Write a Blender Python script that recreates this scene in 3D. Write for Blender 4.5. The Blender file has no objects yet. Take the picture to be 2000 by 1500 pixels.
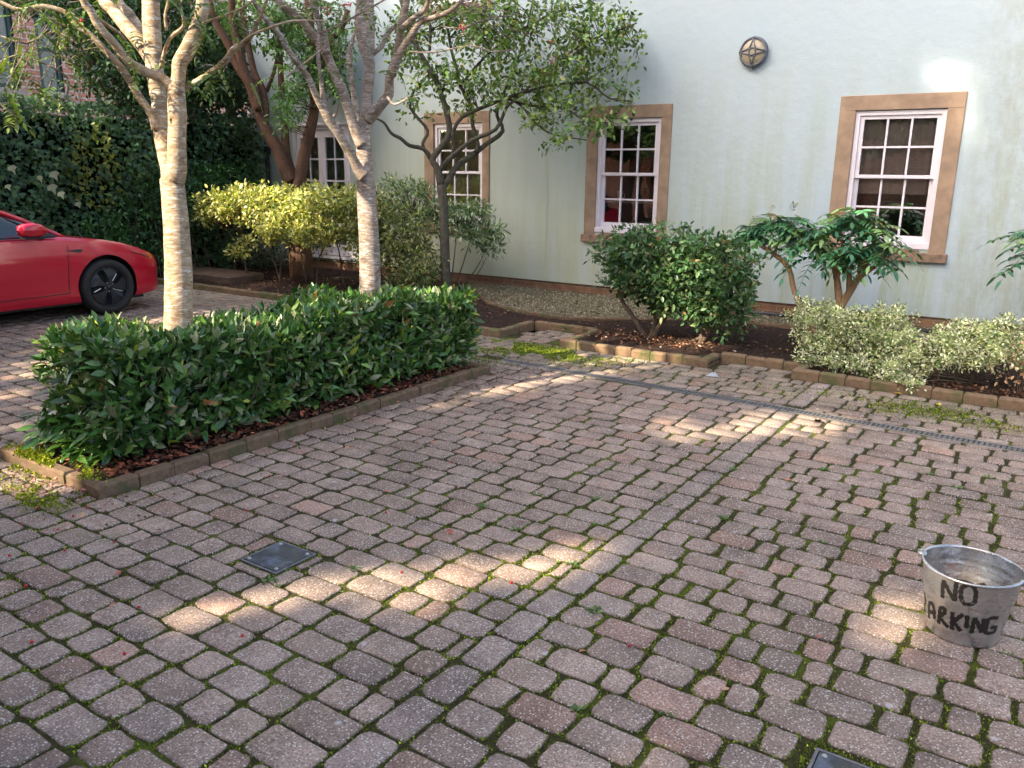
import bpy, bmesh, math, random
import numpy as np
from mathutils import Vector, Matrix
R = math.radians
rng = np.random.default_rng(7)
random.seed(7)
scene = bpy.context.scene
COL = scene.collection

# ------------------------------------------------------------------ camera, sky, sun, exposure
cam_d = bpy.data.cameras.new("camera")
cam = bpy.data.objects.new("camera", cam_d)
COL.objects.link(cam)
RT = Vector((0.83093, 0.55623, 0.01272)); UP = Vector((-0.14805, 0.19901, 0.96875)); FW = Vector((-0.53632, 0.80685, -0.24772))
cam.matrix_world = Matrix(((RT.x, UP.x, -FW.x, 0), (RT.y, UP.y, -FW.y, 0), (RT.z, UP.z, -FW.z, 1.7), (0, 0, 0, 1)))
cam_d.sensor_width = 36; cam_d.lens = 28.59
cam_d.clip_start = 0.05; cam_d.clip_end = 600
scene.camera = cam

SUN_EL = 33.0
SUN_H = (-0.42, -0.9075)                       # horizontal direction towards the sun
world = bpy.data.worlds.new("World"); scene.world = world; world.use_nodes = True
nt = world.node_tree; bg = nt.nodes["Background"]
sky = nt.nodes.new("ShaderNodeTexSky"); sky.sky_type = 'NISHITA'; sky.sun_disc = False
sky.sun_elevation = R(SUN_EL); sky.sun_rotation = math.atan2(SUN_H[0], SUN_H[1])
sky.air_density = 0.7; sky.dust_density = 5.0; sky.ozone_density = 0.3
nt.links.new(sky.outputs[0], bg.inputs[0]); bg.inputs[1].default_value = 0.15
c_, s_ = math.cos(R(SUN_EL)), math.sin(R(SUN_EL))
SUN = Vector((SUN_H[0]*c_, SUN_H[1]*c_, s_)).normalized()
sd = bpy.data.lights.new("sun", 'SUN'); sd.energy = 3.4; sd.angle = R(0.9); sd.color = (1.0, 0.87, 0.66)
so = bpy.data.objects.new("sun", sd); COL.objects.link(so)
so.rotation_euler = SUN.to_track_quat('Z', 'Y').to_euler(); so.location = SUN*60
scene.view_settings.view_transform = 'Standard'; scene.view_settings.look = 'None'
scene.view_settings.gamma = 1.0; scene.view_settings.use_curve_mapping = False
scene.view_settings.exposure = 2.2
scene.cycles.max_bounces = 7; scene.cycles.diffuse_bounces = 3; scene.cycles.glossy_bounces = 3
scene.cycles.transmission_bounces = 4; scene.cycles.transparent_max_bounces = 6
scene.cycles.sample_clamp_indirect = 6

# ------------------------------------------------------------------ mesh helpers
def nrm(a):
    a = np.asarray(a, float)
    return a/np.maximum(np.linalg.norm(a, axis=-1, keepdims=True), 1e-9)
class MB:
    def __init__(s): s.v = []; s.n = 0; s.fi = []; s.ft = []; s.t = []; s.m = []; s.mi = 0
    def add(s, V, F, tint=(1, 1, 1)):
        V = np.asarray(V, float); s.v.append(V); tint = np.asarray(tint, float)
        s.t.append(np.broadcast_to(tint, (len(V), 3)) if tint.ndim == 1 else tint)
        for f in F: s.fi.append(np.asarray(f)+s.n); s.ft.append(len(f)); s.m.append(s.mi)
        s.n += len(V)
    def inst(s, tv, tf, P, X, Y, Z, tint):
        tv = np.asarray(tv, float); N = len(P); k = len(tv)
        if N == 0: return
        V = (P[:, None, :]+tv[None, :, 0:1]*X[:, None, :]+tv[None, :, 1:2]*Y[:, None, :]+tv[None, :, 2:3]*Z[:, None, :]).reshape(-1, 3)
        s.v.append(V); tint = np.asarray(tint, float)
        if tint.ndim == 1: tint = np.broadcast_to(tint, (N, 3))
        s.t.append(np.repeat(tint, k, axis=0))
        off = s.n+np.arange(N)*k
        for f in tf:
            A = (off[:, None]+np.asarray(f)[None, :])
            s.fi.append(A.reshape(-1)); s.ft.extend([len(f)]*N); s.m.extend([s.mi]*N)
        s.n += N*k
    def box(s, x0, y0, z0, x1, y1, z1, tint=(1, 1, 1)):
        V = [(x0, y0, z0), (x1, y0, z0), (x1, y1, z0), (x0, y1, z0), (x0, y0, z1), (x1, y0, z1), (x1, y1, z1), (x0, y1, z1)]
        s.add(V, [(0, 3, 2, 1), (4, 5, 6, 7), (0, 1, 5, 4), (1, 2, 6, 5), (2, 3, 7, 6), (3, 0, 4, 7)], tint)
    def bbox(s, x0, y0, z0, x1, y1, z1, b=0.004, tint=(1, 1, 1)):      # box with chamfered vertical and top edges
        V = []
        for z, i in ((z0, 0), (z1-b, 0), (z1, b)):
            a0, a1, c0, c1 = x0+i, x1-i, y0+i, y1-i
            V += [(a0+b, c0, z), (a1-b, c0, z), (a1, c0+b, z), (a1, c1-b, z), (a1-b, c1, z), (a0+b, c1, z), (a0, c1-b, z), (a0, c0+b, z)]
        F = [tuple(range(7, -1, -1)), tuple(range(16, 24))]
        for r in (0, 8):
            for i in range(8): j = (i+1) % 8; F.append((r+i, r+j, r+8+j, r+8+i))
        s.add(V, F, tint)
    def tube(s, pts, sides=8, tint=(1, 1, 1), smooth=2, wob=0.0, cap=True):
        P = np.array([p[:3] for p in pts], float); r = np.array([p[3] for p in pts], float)
        if smooth > 1 and len(P) > 2:
            Q = []; q = []
            for i in range(len(P)-1):
                a = P[max(i-1, 0)]; b = P[i]; c = P[i+1]; d = P[min(i+2, len(P)-1)]
                for k in range(smooth):
                    t = k/smooth
                    Q.append(.5*((2*b)+(-a+c)*t+(2*a-5*b+4*c-d)*t*t+(-a+3*b-3*c+d)*t**3)); q.append(r[i]*(1-t)+r[i+1]*t)
            Q.append(P[-1]); q.append(r[-1]); P = np.array(Q); r = np.array(q)
        n = len(P); T = np.zeros_like(P); T[1:-1] = P[2:]-P[:-2]; T[0] = P[1]-P[0]; T[-1] = P[-1]-P[-2]; T = nrm(T)
        u = np.cross(T[0], (0.3, 0.9, 0.1)); u /= np.linalg.norm(u)
        ang = np.arange(sides)*2*np.pi/sides; V = []
        for i in range(n):
            u = u-T[i]*np.dot(u, T[i]); u /= max(np.linalg.norm(u), 1e-6); w = np.cross(T[i], u)
            rr = r[i]*(1+wob*(rng.random(sides)-.5)) if wob else np.full(sides, r[i])
            V.append(P[i]+np.outer(np.cos(ang)*rr, u)+np.outer(np.sin(ang)*rr, w))
        V = np.concatenate(V); F = []
        for i in range(n-1):
            for j in range(sides):
                k = (j+1) % sides; F.append((i*sides+j, i*sides+k, (i+1)*sides+k, (i+1)*sides+j))
        if cap: F.append(tuple(range(sides-1, -1, -1))); F.append(tuple((n-1)*sides+j for j in range(sides)))
        s.add(V, F, tint)
    def lathe(s, prof, c=(0, 0, 0), ax='z', seg=32, tint=(1, 1, 1), close=False):
        V = []
        for a in range(seg):
            t = 2*math.pi*a/seg; co, si = math.cos(t), math.sin(t)
            for r, h in prof:
                p = {'z': (r*co, r*si, h), 'x': (h, r*co, r*si), 'y': (r*si, h, r*co)}[ax]
                V.append((c[0]+p[0], c[1]+p[1], c[2]+p[2]))
        n = len(prof); F = []
        for a in range(seg):
            b = (a+1) % seg
            for i in range(n-1 if not close else n):
                j = (i+1) % n; F.append((a*n+i, b*n+i, b*n+j, a*n+j))
        s.add(V, F, tint)
    def build(s, name, mats, parent=None, smooth=False, loc=None):
        me = bpy.data.meshes.new(name)
        V = np.concatenate(s.v); idx = np.concatenate(s.fi).astype(np.int32); tot = np.array(s.ft, np.int32)
        me.vertices.add(len(V)); me.vertices.foreach_set("co", V.astype(np.float32).ravel())
        me.loops.add(len(idx)); me.loops.foreach_set("vertex_index", idx)
        me.polygons.add(len(tot)); st = np.zeros(len(tot), np.int32); st[1:] = np.cumsum(tot)[:-1]
        me.polygons.foreach_set("loop_start", st); me.polygons.foreach_set("loop_total", tot)
        me.polygons.foreach_set("use_smooth", np.full(len(tot), smooth, bool))
        me.polygons.foreach_set("material_index", np.array(s.m, np.int32))
        T = np.concatenate(s.t); c = np.ones((len(V), 4), np.float32); c[:, :3] = T
        at = me.color_attributes.new("tint", 'FLOAT_COLOR', 'POINT'); at.data.foreach_set("color", c.ravel())
        me.update(calc_edges=True); me.validate()
        for m in (mats if isinstance(mats, (list, tuple)) else [mats]): me.materials.append(m)
        o = bpy.data.objects.new(name, me); COL.objects.link(o)
        if loc is not None: o.location = loc
        if parent: o.parent = parent
        return o
def tag(o, label=None, cat=None, group=None, kind=None):
    if label: o["label"] = label
    if cat: o["category"] = cat
    if group: o["group"] = group
    if kind: o["kind"] = kind
    return o
def thing(name, label, cat, group=None, loc=(0, 0, 0), rz=0):
    o = bpy.data.objects.new(name, None); COL.objects.link(o); o.location = loc; o.rotation_euler = (0, 0, rz)
    o.empty_display_size = .2
    return tag(o, label, cat, group)

# ------------------------------------------------------------------ materials
def newmat(name):
    m = bpy.data.materials.new(name); m.use_nodes = True; nt = m.node_tree
    return m, nt, nt.nodes["Principled BSDF"]
def N(nt, t, **kw):
    n = nt.nodes.new(t)
    for k, v in kw.items():
        if k.startswith('i_'): n.inputs[k[2:].replace('_', ' ')].default_value = v
        else: setattr(n, k, v)
    return n
def mixc(nt, a, b, f, mode='MIX'):
    n = nt.nodes.new('ShaderNodeMix'); n.data_type = 'RGBA'; n.blend_type = mode
    for s, v in ((n.inputs[0], f), (n.inputs[6], a), (n.inputs[7], b)):
        if hasattr(v, 'links'): nt.links.new(v, s)
        else: s.default_value = v if not isinstance(v, tuple) else (*v, 1)[:4]
    return n.outputs[2]
def ramp(nt, src, stops):
    n = nt.nodes.new('ShaderNodeValToRGB'); e = n.color_ramp.elements
    e[0].position, e[-1].position = stops[0][0], stops[-1][0]
    g = lambda v: (v, v, v, 1) if not isinstance(v, tuple) else (*v, 1)
    e[0].color = g(stops[0][1]); e[-1].color = g(stops[-1][1])
    for p, v in stops[1:-1]: x = e.new(p); x.color = g(v)
    nt.links.new(src, n.inputs[0]); return n.outputs[0]
def noise(nt, scale, detail=4, rough=.55, vec=None, sc=None, dist=0):
    n = N(nt, 'ShaderNodeTexNoise'); n.inputs['Scale'].default_value = scale; n.inputs['Detail'].default_value = detail
    n.inputs['Roughness'].default_value = rough; n.inputs['Distortion'].default_value = dist
    tc = N(nt, 'ShaderNodeTexCoord'); v = vec or tc.outputs['Object']
    if sc:
        mp = N(nt, 'ShaderNodeMapping'); mp.inputs['Scale'].default_value = sc; nt.links.new(v, mp.inputs[0]); v = mp.outputs[0]
    nt.links.new(v, n.inputs['Vector']); return n.outputs[0]
def bump(nt, bs, h, st=.3, dist=.01, prev=None):
    b = N(nt, 'ShaderNodeBump'); b.inputs['Strength'].default_value = st; b.inputs['Distance'].default_value = dist
    nt.links.new(h, b.inputs['Height'])
    if prev: nt.links.new(prev, b.inputs['Normal'])
    nt.links.new(b.outputs[0], bs.inputs['Normal']); return b.outputs[0]
def simple(name, col, rough=.6, metal=0, spec=.5, var=0.0, vs=20, bmp=0, bs_=60, coat=0):
    m, nt, b = newmat(name); b.inputs['Base Color'].default_value = (*col, 1); b.inputs['Roughness'].default_value = rough
    b.inputs['Metallic'].default_value = metal; b.inputs['Specular IOR Level'].default_value = spec
    if coat: b.inputs['Coat Weight'].default_value = coat; b.inputs['Coat Roughness'].default_value = .03
    if var:
        k = noise(nt, vs, 5); c = mixc(nt, tuple(x*(1-var) for x in col), tuple(min(1, x*(1+var)) for x in col), ramp(nt, k, [(.3, 0.0), (.7, 1.0)]))
        nt.links.new(c, b.inputs['Base Color'])
    if bmp: bump(nt, b, noise(nt, bs_, 6), bmp, .01)
    return m
def leafmat(name, rough=.4, trans=.22, spec=.5, vein=0.15, cream=None):
    m, nt, b = newmat(name); a = N(nt, 'ShaderNodeAttribute', attribute_name='tint')
    k = noise(nt, 35, 3); f = ramp(nt, k, [(.3, 1-vein), (.7, 1+vein)])
    c = mixc(nt, a.outputs[0], f, 1.0, 'MULTIPLY')
    nt.links.new(c, b.inputs['Base Color']); b.inputs['Roughness'].default_value = rough; b.inputs['Specular IOR Level'].default_value = spec
    tr = N(nt, 'ShaderNodeBsdfTranslucent'); tc = mixc(nt, c, (1.0, 1.25, .45), 1.0, 'MULTIPLY'); nt.links.new(tc, tr.inputs[0])
    mx = N(nt, 'ShaderNodeMixShader'); mx.inputs[0].default_value = trans
    nt.links.new(b.outputs[0], mx.inputs[1]); nt.links.new(tr.outputs[0], mx.inputs[2])
    nt.links.new(mx.outputs[0], nt.nodes['Material Output'].inputs[0]); return m
M = {}
M['laurel'] = leafmat('laurel_leaf', .28, .18, .5)
M['leaf'] = leafmat('leaf', .42, .28, .45)
M['dull'] = leafmat('dull_leaf', .5, .2, .4)
M['litter'] = leafmat('dead_leaf', .75, .05, .2, .3)
def bark(name, c1, c2, c3, sc, bst=.5, zs=1.0, pale=None):
    m, nt, b = newmat(name)
    k = noise(nt, sc, 8, .72, sc=(1, 1, zs), dist=.6); c = mixc(nt, c1, c2, ramp(nt, k, [(.38, 0.0), (.62, 1.0)]))
    k2 = noise(nt, sc*.28, 4, .6, sc=(1, 1, .8)); c = mixc(nt, c, c3, ramp(nt, k2, [(.5, 0.0), (.68, .85)]))
    if pale:
        k3 = noise(nt, sc*1.1, 7, .78, sc=(.8, .8, zs*1.9), dist=.8); c = mixc(nt, c, pale, ramp(nt, k3, [(.53, 0.0), (.60, .85)]))
    if pale: k4 = noise(nt, 4.5, 4, .6, sc=(1, 1, 2.6), dist=.5); c = mixc(nt, c, (.13, .095, .06), ramp(nt, k4, [(.585, 0.0), (.65, .8)]))
    nt.links.new(c, b.inputs['Base Color']); b.inputs['Roughness'].default_value = .8; b.inputs['Specular IOR Level'].default_value = .25
    bump(nt, b, k, bst, .012); return m
M['rowan'] = bark('rowan_bark', (.26, .155, .075), (.49, .385, .26), (.26, .20, .135), 12, 1.0, 2.3, (.64, .60, .52))
M['rowan2'] = bark('rowan_bark_grey', (.17, .11, .075), (.34, .275, .225), (.16, .135, .11), 14, 1.0, 2.3, (.56, .53, .49))
M['darkbark'] = bark('dark_bark', (.05, .04, .03), (.11, .095, .065), (.08, .09, .05), 26, .6, .6)
M['brownbark'] = bark('brown_bark', (.085, .042, .026), (.15, .082, .05), (.06, .036, .025), 22, .6, 2.5)
M['tanbark'] = bark('tan_bark', (.30, .17, .085), (.45, .29, .16), (.36, .22, .12), 30, .5, .5)
M['twig'] = simple('twig', (.11, .075, .05), .85, var=.3)
def stucco():
    m, nt, b = newmat('stucco'); tc = N(nt, 'ShaderNodeTexCoord'); sep = N(nt, 'ShaderNodeSeparateXYZ'); nt.links.new(tc.outputs['Object'], sep.inputs[0])
    base = mixc(nt, (.385, .47, .505), (.435, .50, .522), noise(nt, 1.3, 3))
    st = noise(nt, 2.2, 7, .62, sc=(2.2, 1, .22), dist=.3); st = ramp(nt, st, [(.40, 0.0), (.64, 1.0)])
    fine = ramp(nt, noise(nt, 26, 4, .7, sc=(2.4, 1, .35)), [(.3, .45), (.7, 1.0)])
    hz = N(nt, 'ShaderNodeMapRange'); hz.inputs[1].default_value = 3.4; hz.inputs[2].default_value = .6; nt.links.new(sep.outputs[2], hz.inputs[0])
    def mul(a, c):
        n = N(nt, 'ShaderNodeMath', operation='MULTIPLY')
        for i, v in enumerate((a, c)):
            if hasattr(v, 'links'): nt.links.new(v, n.inputs[i])
            else: n.inputs[i].default_value = v
        return n.outputs[0]
    f = mul(mul(st, fine), mul(hz.outputs[0], 1.0))
    c = mixc(nt, base, (.325, .36, .23), f)
    lf = N(nt, 'ShaderNodeMapRange'); lf.inputs[1].default_value = 1.5; lf.inputs[2].default_value = -3.5; nt.links.new(sep.outputs[0], lf.inputs[0])
    c = mixc(nt, c, (.51, .515, .35), mul(lf.outputs[0], mul(hz.outputs[0], .7)))
    sp = ramp(nt, noise(nt, 14, 8, .75), [(.60, 0.0), (.72, 1.0)]); c = mixc(nt, c, (.27, .28, .23), mul(sp, mul(hz.outputs[0], .5)))
    rt = N(nt, 'ShaderNodeMapRange'); rt.inputs[1].default_value = 2.85; rt.inputs[2].default_value = 3.3; nt.links.new(sep.outputs[0], rt.inputs[0])
    c = mixc(nt, c, (.30, .31, .25), mul(mul(rt.outputs[0], ramp(nt, noise(nt, 6, 8, .7, sc=(1.5, 1, .7)), [(.4, 0.0), (.65, 1.0)])), .6))
    nt.links.new(c, b.inputs['Base Color']); b.inputs['Roughness'].default_value = .85; b.inputs['Specular IOR Level'].default_value = .25
    p = bump(nt, b, noise(nt, 90, 5), .2, .004); bump(nt, b, noise(nt, 7, 6), .45, .02, p); return m
M['stucco'] = stucco()
def brickmat(name, c1, c2, mortar, bw=.225, bh=.075, ms=.012, proj='wall'):
    m, nt, b = newmat(name); tc = N(nt, 'ShaderNodeTexCoord'); sep = N(nt, 'ShaderNodeSeparateXYZ'); nt.links.new(tc.outputs['Object'], sep.inputs[0])
    ad = N(nt, 'ShaderNodeMath', operation='ADD'); nt.links.new(sep.outputs[0], ad.inputs[0]); nt.links.new(sep.outputs[1], ad.inputs[1])
    cb = N(nt, 'ShaderNodeCombineXYZ'); nt.links.new(ad.outputs[0], cb.inputs[0]); nt.links.new(sep.outputs[2], cb.inputs[1])
    t = N(nt, 'ShaderNodeTexBrick'); t.inputs['Scale'].default_value = 1; t.inputs['Brick Width'].default_value = bw; t.inputs['Row Height'].default_value = bh
    t.inputs['Mortar Size'].default_value = ms*.5; t.inputs['Color1'].default_value = (*c1, 1); t.inputs['Color2'].default_value = (*c2, 1); t.inputs['Mortar'].default_value = (*mortar, 1)
    t.inputs['Mortar Smooth'].default_value = .2; nt.links.new(cb.outputs[0], t.inputs[0])
    k = noise(nt, 9, 6, .7); c = mixc(nt, t.outputs[0], ramp(nt, k, [(.25, .6), (.75, 1.25)]), 1.0, 'MULTIPLY')
    nt.links.new(c, b.inputs['Base Color']); b.inputs['Roughness'].default_value = .85
    bump(nt, b, t.outputs[1], -.4, .006); return m
M['brick'] = brickmat('sun_brightened_brick', (.72, .36, .22), (.62, .27, .16), (.75, .68, .60))  # brick colour brightened to stand in for sun on the mirrored block
M['plinth'] = brickmat('plinth_brick', (.18, .075, .045), (.24, .125, .06), (.20, .17, .11), .225, .075, .012)
M['farbrick'] = brickmat('pale_red_brick', (.74, .34, .26), (.62, .26, .20), (.80, .70, .62), .45, .13, .028)
M['white'] = simple('white_paint', (.72, .66, .69), .35, var=.03, vs=8)
M['stone'] = simple('sandstone', (.30, .205, .135), .85, var=.28, vs=5, bmp=.25, bs_=80)
M['darkstone'] = simple('weathered_sandstone', (.23, .15, .10), .9, var=.35, vs=14, bmp=.3, bs_=60)
M['black'] = simple('black_plastic', (.012, .012, .014), .4)
M['darkpipe'] = simple('dark_pipe', (.018, .02, .025), .35)
M['curtain'] = simple('curtain', (.72, .69, .70), .9)
M['blind'] = simple('yellow_blind', (.92, .74, .42), .9)
M['blindgrey'] = simple('grey_blind', (.42, .35, .32), .9)
M['room'] = simple('room_wall', (.10, .09, .085), .9)
M['greenpaint'] = simple('dark_green_paint', (.02, .07, .07), .4)
def glassmat():
    m, nt, b = newmat('window_glass'); nt.nodes.remove(b)
    g = N(nt, 'ShaderNodeBsdfGlossy'); g.inputs['Roughness'].default_value = .0; g.inputs['Color'].default_value = (1, 1, 1, 1)
    t = N(nt, 'ShaderNodeBsdfTransparent'); t.inputs[0].default_value = (.96, .97, .96, 1)
    fr = N(nt, 'ShaderNodeFresnel'); fr.inputs[0].default_value = 1.75
    nz = noise(nt, 1.6, 2); bp = N(nt, 'ShaderNodeBump'); bp.inputs['Strength'].default_value = .12; bp.inputs['Distance'].default_value = .03
    nt.links.new(nz, bp.inputs['Height']); nt.links.new(bp.outputs[0], g.inputs['Normal'])
    mx = N(nt, 'ShaderNodeMixShader'); ad = N(nt, 'ShaderNodeMath', operation='MULTIPLY_ADD'); ad.inputs[1].default_value = 1.2; ad.inputs[2].default_value = .18
    nt.links.new(fr.outputs[0], ad.inputs[0]); nt.links.new(ad.outputs[0], mx.inputs[0])
    nt.links.new(t.outputs[0], mx.inputs[1]); nt.links.new(g.outputs[0], mx.inputs[2]); nt.links.new(mx.outputs[0], nt.nodes['Material Output'].inputs[0]); return m
M['glass'] = glassmat()
def pavemat():
    m, nt, b = newmat('paver'); a = N(nt, 'ShaderNodeAttribute', attribute_name='tint')
    k = noise(nt, 120, 4, .8); c = mixc(nt, a.outputs[0], ramp(nt, k, [(.34, .38), (.5, .92), (.66, 1.5)]), 1.0, 'MULTIPLY')
    ks = noise(nt, 1.15, 5, .6); c = mixc(nt, c, ramp(nt, ks, [(.36, .72), (.5, 1.0), (.7, 1.12)]), 1.0, 'MULTIPLY')
    k0 = noise(nt, 7, 5, .6); c = mixc(nt, c, ramp(nt, k0, [(.3, .74), (.7, 1.2)]), 1.0, 'MULTIPLY')
    v = N(nt, 'ShaderNodeTexVoronoi'); v.inputs['Scale'].default_value = 105; tc = N(nt, 'ShaderNodeTexCoord'); nt.links.new(tc.outputs['Object'], v.inputs['Vector'])
    vr = ramp(nt, v.outputs['Distance'], [(.24, 1.0), (.38, 0.0)])
    kk = N(nt, 'ShaderNodeMath', operation='MULTIPLY'); nt.links.new(vr, kk.inputs[0]); nt.links.new(ramp(nt, v.outputs['Color'], [(.50, 0.0), (.62, .85)]), kk.inputs[1])
    c = mixc(nt, c, (.72, .66, .58), kk.outputs[0])
    v2 = N(nt, 'ShaderNodeTexVoronoi'); v2.inputs['Scale'].default_value = 5.6; v2.inputs['Randomness'].default_value = 1; nz = noise(nt, 30, 3)
    ad = N(nt, 'ShaderNodeMix'); ad.data_type = 'VECTOR'; ad.inputs[0].default_value = .012
    nzc = N(nt, 'ShaderNodeTexNoise'); nzc.inputs['Scale'].default_value = 25; nt.links.new(tc.outputs['Object'], nzc.inputs['Vector'])
    nt.links.new(tc.outputs['Object'], ad.inputs[4]); nt.links.new(nzc.outputs[1], ad.inputs[5]); nt.links.new(ad.outputs[1], v2.inputs['Vector'])
    sp = ramp(nt, v2.outputs['Distance'], [(.06, 1.0), (.085, 0.0)]); s2 = N(nt, 'ShaderNodeMath', operation='MULTIPLY'); nt.links.new(sp, s2.inputs[0])
    nt.links.new(ramp(nt, v2.outputs['Color'], [(.55, 0.0), (.60, .6)]), s2.inputs[1]); c = mixc(nt, c, (.55, .52, .50), s2.outputs[0])
    mo = ramp(nt, noise(nt, 2.3, 8, .72), [(.58, 0.0), (.76, .5)]); c = mixc(nt, c, (.13, .15, .05), mo)
    nt.links.new(c, b.inputs['Base Color']); b.inputs['Roughness'].default_value = .88; b.inputs['Specular IOR Level'].default_value = .25
    p = bump(nt, b, noise(nt, 150, 5, .75), .9, .004); bump(nt, b, noise(nt, 22, 4), .35, .006, p); return m
M['paver'] = pavemat()
def ground_mat(name, cols, scs, b_st=.8, bd=.01, bscale=90):
    m, nt, b = newmat(name); c = mixc(nt, cols[0], cols[1], ramp(nt, noise(nt, scs[0], 6, .7), [(.35, 0.0), (.65, 1.0)]))
    c = mixc(nt, c, cols[2], ramp(nt, noise(nt, scs[1], 5, .65), [(.5, 0.0), (.62, 1.0)]))
    nt.links.new(c, b.inputs['Base Color']); b.inputs['Roughness'].default_value = .95; b.inputs['Specular IOR Level'].default_value = .15
    bump(nt, b, noise(nt, bscale, 6, .75), b_st, bd); return m
M['joint'] = ground_mat('joint_fill', [(.045, .033, .020), (.085, .085, .022), (.12, .15, .02)], (60, 2.0), 1.0, .012, 160)
M['ground'] = ground_mat('earth', [(.06, .045, .03), (.10, .08, .05), (.05, .06, .03)], (20, 2))
M['mulch'] = ground_mat('mulch', [(.022, .013, .010), (.055, .032, .024), (.085, .055, .04)], (70, 34), 1.0, .03, 60)
M['gravel'] = ground_mat('gravel', [(.11, .095, .055), (.26, .23, .15), (.12, .10, .055)], (95, 9), 1.0, .02, 110)
M['kerb'] = ground_mat('kerb_block', [(.17, .11, .065), (.25, .165, .10), (.12, .12, .05)], (26, 5), .6, .006, 80)
M['kerbgrey'] = ground_mat('mossy_kerb_block', [(.13, .085, .055), (.21, .14, .09), (.09, .09, .04)], (26, 5), .6, .006, 80)
M['moss'] = leafmat('moss', .9, .15, .1, .35)
M['iron'] = simple('cast_iron', (.15, .14, .145), .5, .3, var=.4, vs=30, bmp=.4, bs_=50)
M['ironwet'] = ground_mat('worn_cover_plate', [(.03, .04, .06), (.07, .065, .045), (.10, .12, .16)], (16, 9), .4, .004, 30)
M['ironwet'].node_tree.nodes['Principled BSDF'].inputs['Roughness'].default_value = .3
M['galv_light'] = simple('galvanised_strip', (.42, .40, .38), .4, .8)
BR_A = [
 [(-4.61,3.06,0.54,0.0922),(-4.65,3.11,0.78,0.0890),(-4.69,3.16,0.98,0.0857),(-4.74,3.21,1.24,0.0825),(-4.79,3.25,1.49,0.0776),(-4.84,3.28,1.65,0.0727)],
 [(-4.84,3.28,1.65,0.0661),(-4.87,3.29,1.71,0.0546),(-4.90,3.30,1.78,0.0548),(-4.96,3.32,1.91,0.0516),(-5.03,3.37,2.09,0.0519),(-5.11,3.41,2.27,0.0522),(-5.17,3.45,2.44,0.0575),(-5.25,3.51,2.67,0.0579),(-5.32,3.57,2.88,0.0548),(-5.44,3.66,3.22,0.0484),(-5.57,3.76,3.61,0.0384),(-5.66,3.87,3.97,0.0247)],
 [(-4.80,3.27,1.65,0.0657),(-4.78,3.28,1.71,0.0623),(-4.78,3.30,1.89,0.0555),(-4.78,3.32,2.05,0.0568),(-4.79,3.33,2.16,0.0550),(-4.78,3.35,2.28,0.0419),(-4.77,3.36,2.36,0.0450),(-4.74,3.38,2.41,0.0481),(-4.70,3.41,2.49,0.0480),(-4.67,3.45,2.60,0.0430),(-4.65,3.48,2.73,0.0397),(-4.63,3.51,2.97,0.0346),(-4.59,3.57,3.26,0.0249),(-4.57,3.60,3.54,0.0154)],
 [(-4.87,3.37,2.15,0.0394),(-4.87,3.35,2.22,0.0359),(-4.90,3.30,2.28,0.0308),(-4.93,3.24,2.30,0.0289),(-4.98,3.14,2.36,0.0270),(-5.00,3.08,2.45,0.0251),(-5.03,3.01,2.54,0.0248),(-5.04,2.97,2.63,0.0230),(-5.05,2.94,2.68,0.0213),(-5.01,2.90,2.86,0.0179),(-4.97,2.82,3.08,0.0116)],
 [(-4.97,3.28,1.96,0.0264),(-4.98,3.27,2.05,0.0247),(-5.03,3.22,2.17,0.0261),(-5.08,3.17,2.31,0.0242),(-5.13,3.11,2.41,0.0208),(-5.20,3.04,2.52,0.0190),(-5.24,2.99,2.56,0.0205),(-5.27,2.96,2.63,0.0157),(-5.35,2.86,2.66,0.0171),(-5.42,2.75,2.63,0.0139),(-5.49,2.67,2.67,0.0122),(-5.58,2.55,2.72,0.0091)],
 [(-5.09,3.40,2.30,0.0469),(-5.18,3.44,2.41,0.0474),(-5.32,3.46,2.53,0.0479),(-5.47,3.47,2.64,0.0450),(-5.65,3.49,2.77,0.0421),(-5.76,3.49,2.85,0.0390),(-6.02,3.56,3.11,0.0326),(-6.32,3.66,3.47,0.0223)],
 [(-5.14,3.42,2.38,0.0337),(-5.30,3.51,2.50,0.0345),(-5.56,3.62,2.66,0.0339),(-5.80,3.70,2.80,0.0330),(-6.01,3.76,2.91,0.0319),(-6.49,3.98,3.29,0.0238)],
 [(-4.96,3.35,2.34,0.0115),(-4.83,3.34,2.50,0.0112),(-4.70,3.36,2.57,0.0101),(-4.67,3.33,2.65,0.0084),(-4.64,3.30,2.73,0.0062)],
 [(-4.81,3.40,2.20,0.0196),(-4.78,3.40,2.22,0.0179),(-4.61,3.42,2.28,0.0176),(-4.42,3.42,2.35,0.0172),(-4.32,3.42,2.42,0.0170),(-4.18,3.42,2.46,0.0152),(-4.11,3.41,2.51,0.0120),(-4.02,3.40,2.59,0.0088),(-3.94,3.38,2.66,0.0087)],
 [(-4.19,3.32,2.39,0.0120),(-4.05,3.33,2.46,0.0088),(-3.87,3.35,2.50,0.0075),(-3.74,3.37,2.52,0.0065),(-3.49,3.38,2.50,0.0050)],
 [(-4.59,3.41,2.58,0.0094),(-4.56,3.42,2.59,0.0078),(-4.40,3.44,2.62,0.0068),(-4.26,3.46,2.65,0.0061),(-4.18,3.48,2.69,0.0060)],
 [(-5.18,2.95,2.55,0.0093),(-5.21,2.88,2.55,0.0077),(-5.24,2.81,2.59,0.0061),(-5.28,2.69,2.65,0.0060),(-5.31,2.59,2.68,0.0059)],
 [(-5.05,3.48,2.59,0.0107),(-5.05,3.48,2.68,0.0100),(-5.02,3.49,2.77,0.0099),(-5.01,3.48,2.89,0.0065)],
 [(-5.02,3.01,2.58,0.0108),(-5.10,3.15,2.55,0.0096),(-5.17,3.26,2.51,0.0082)],
]
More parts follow.
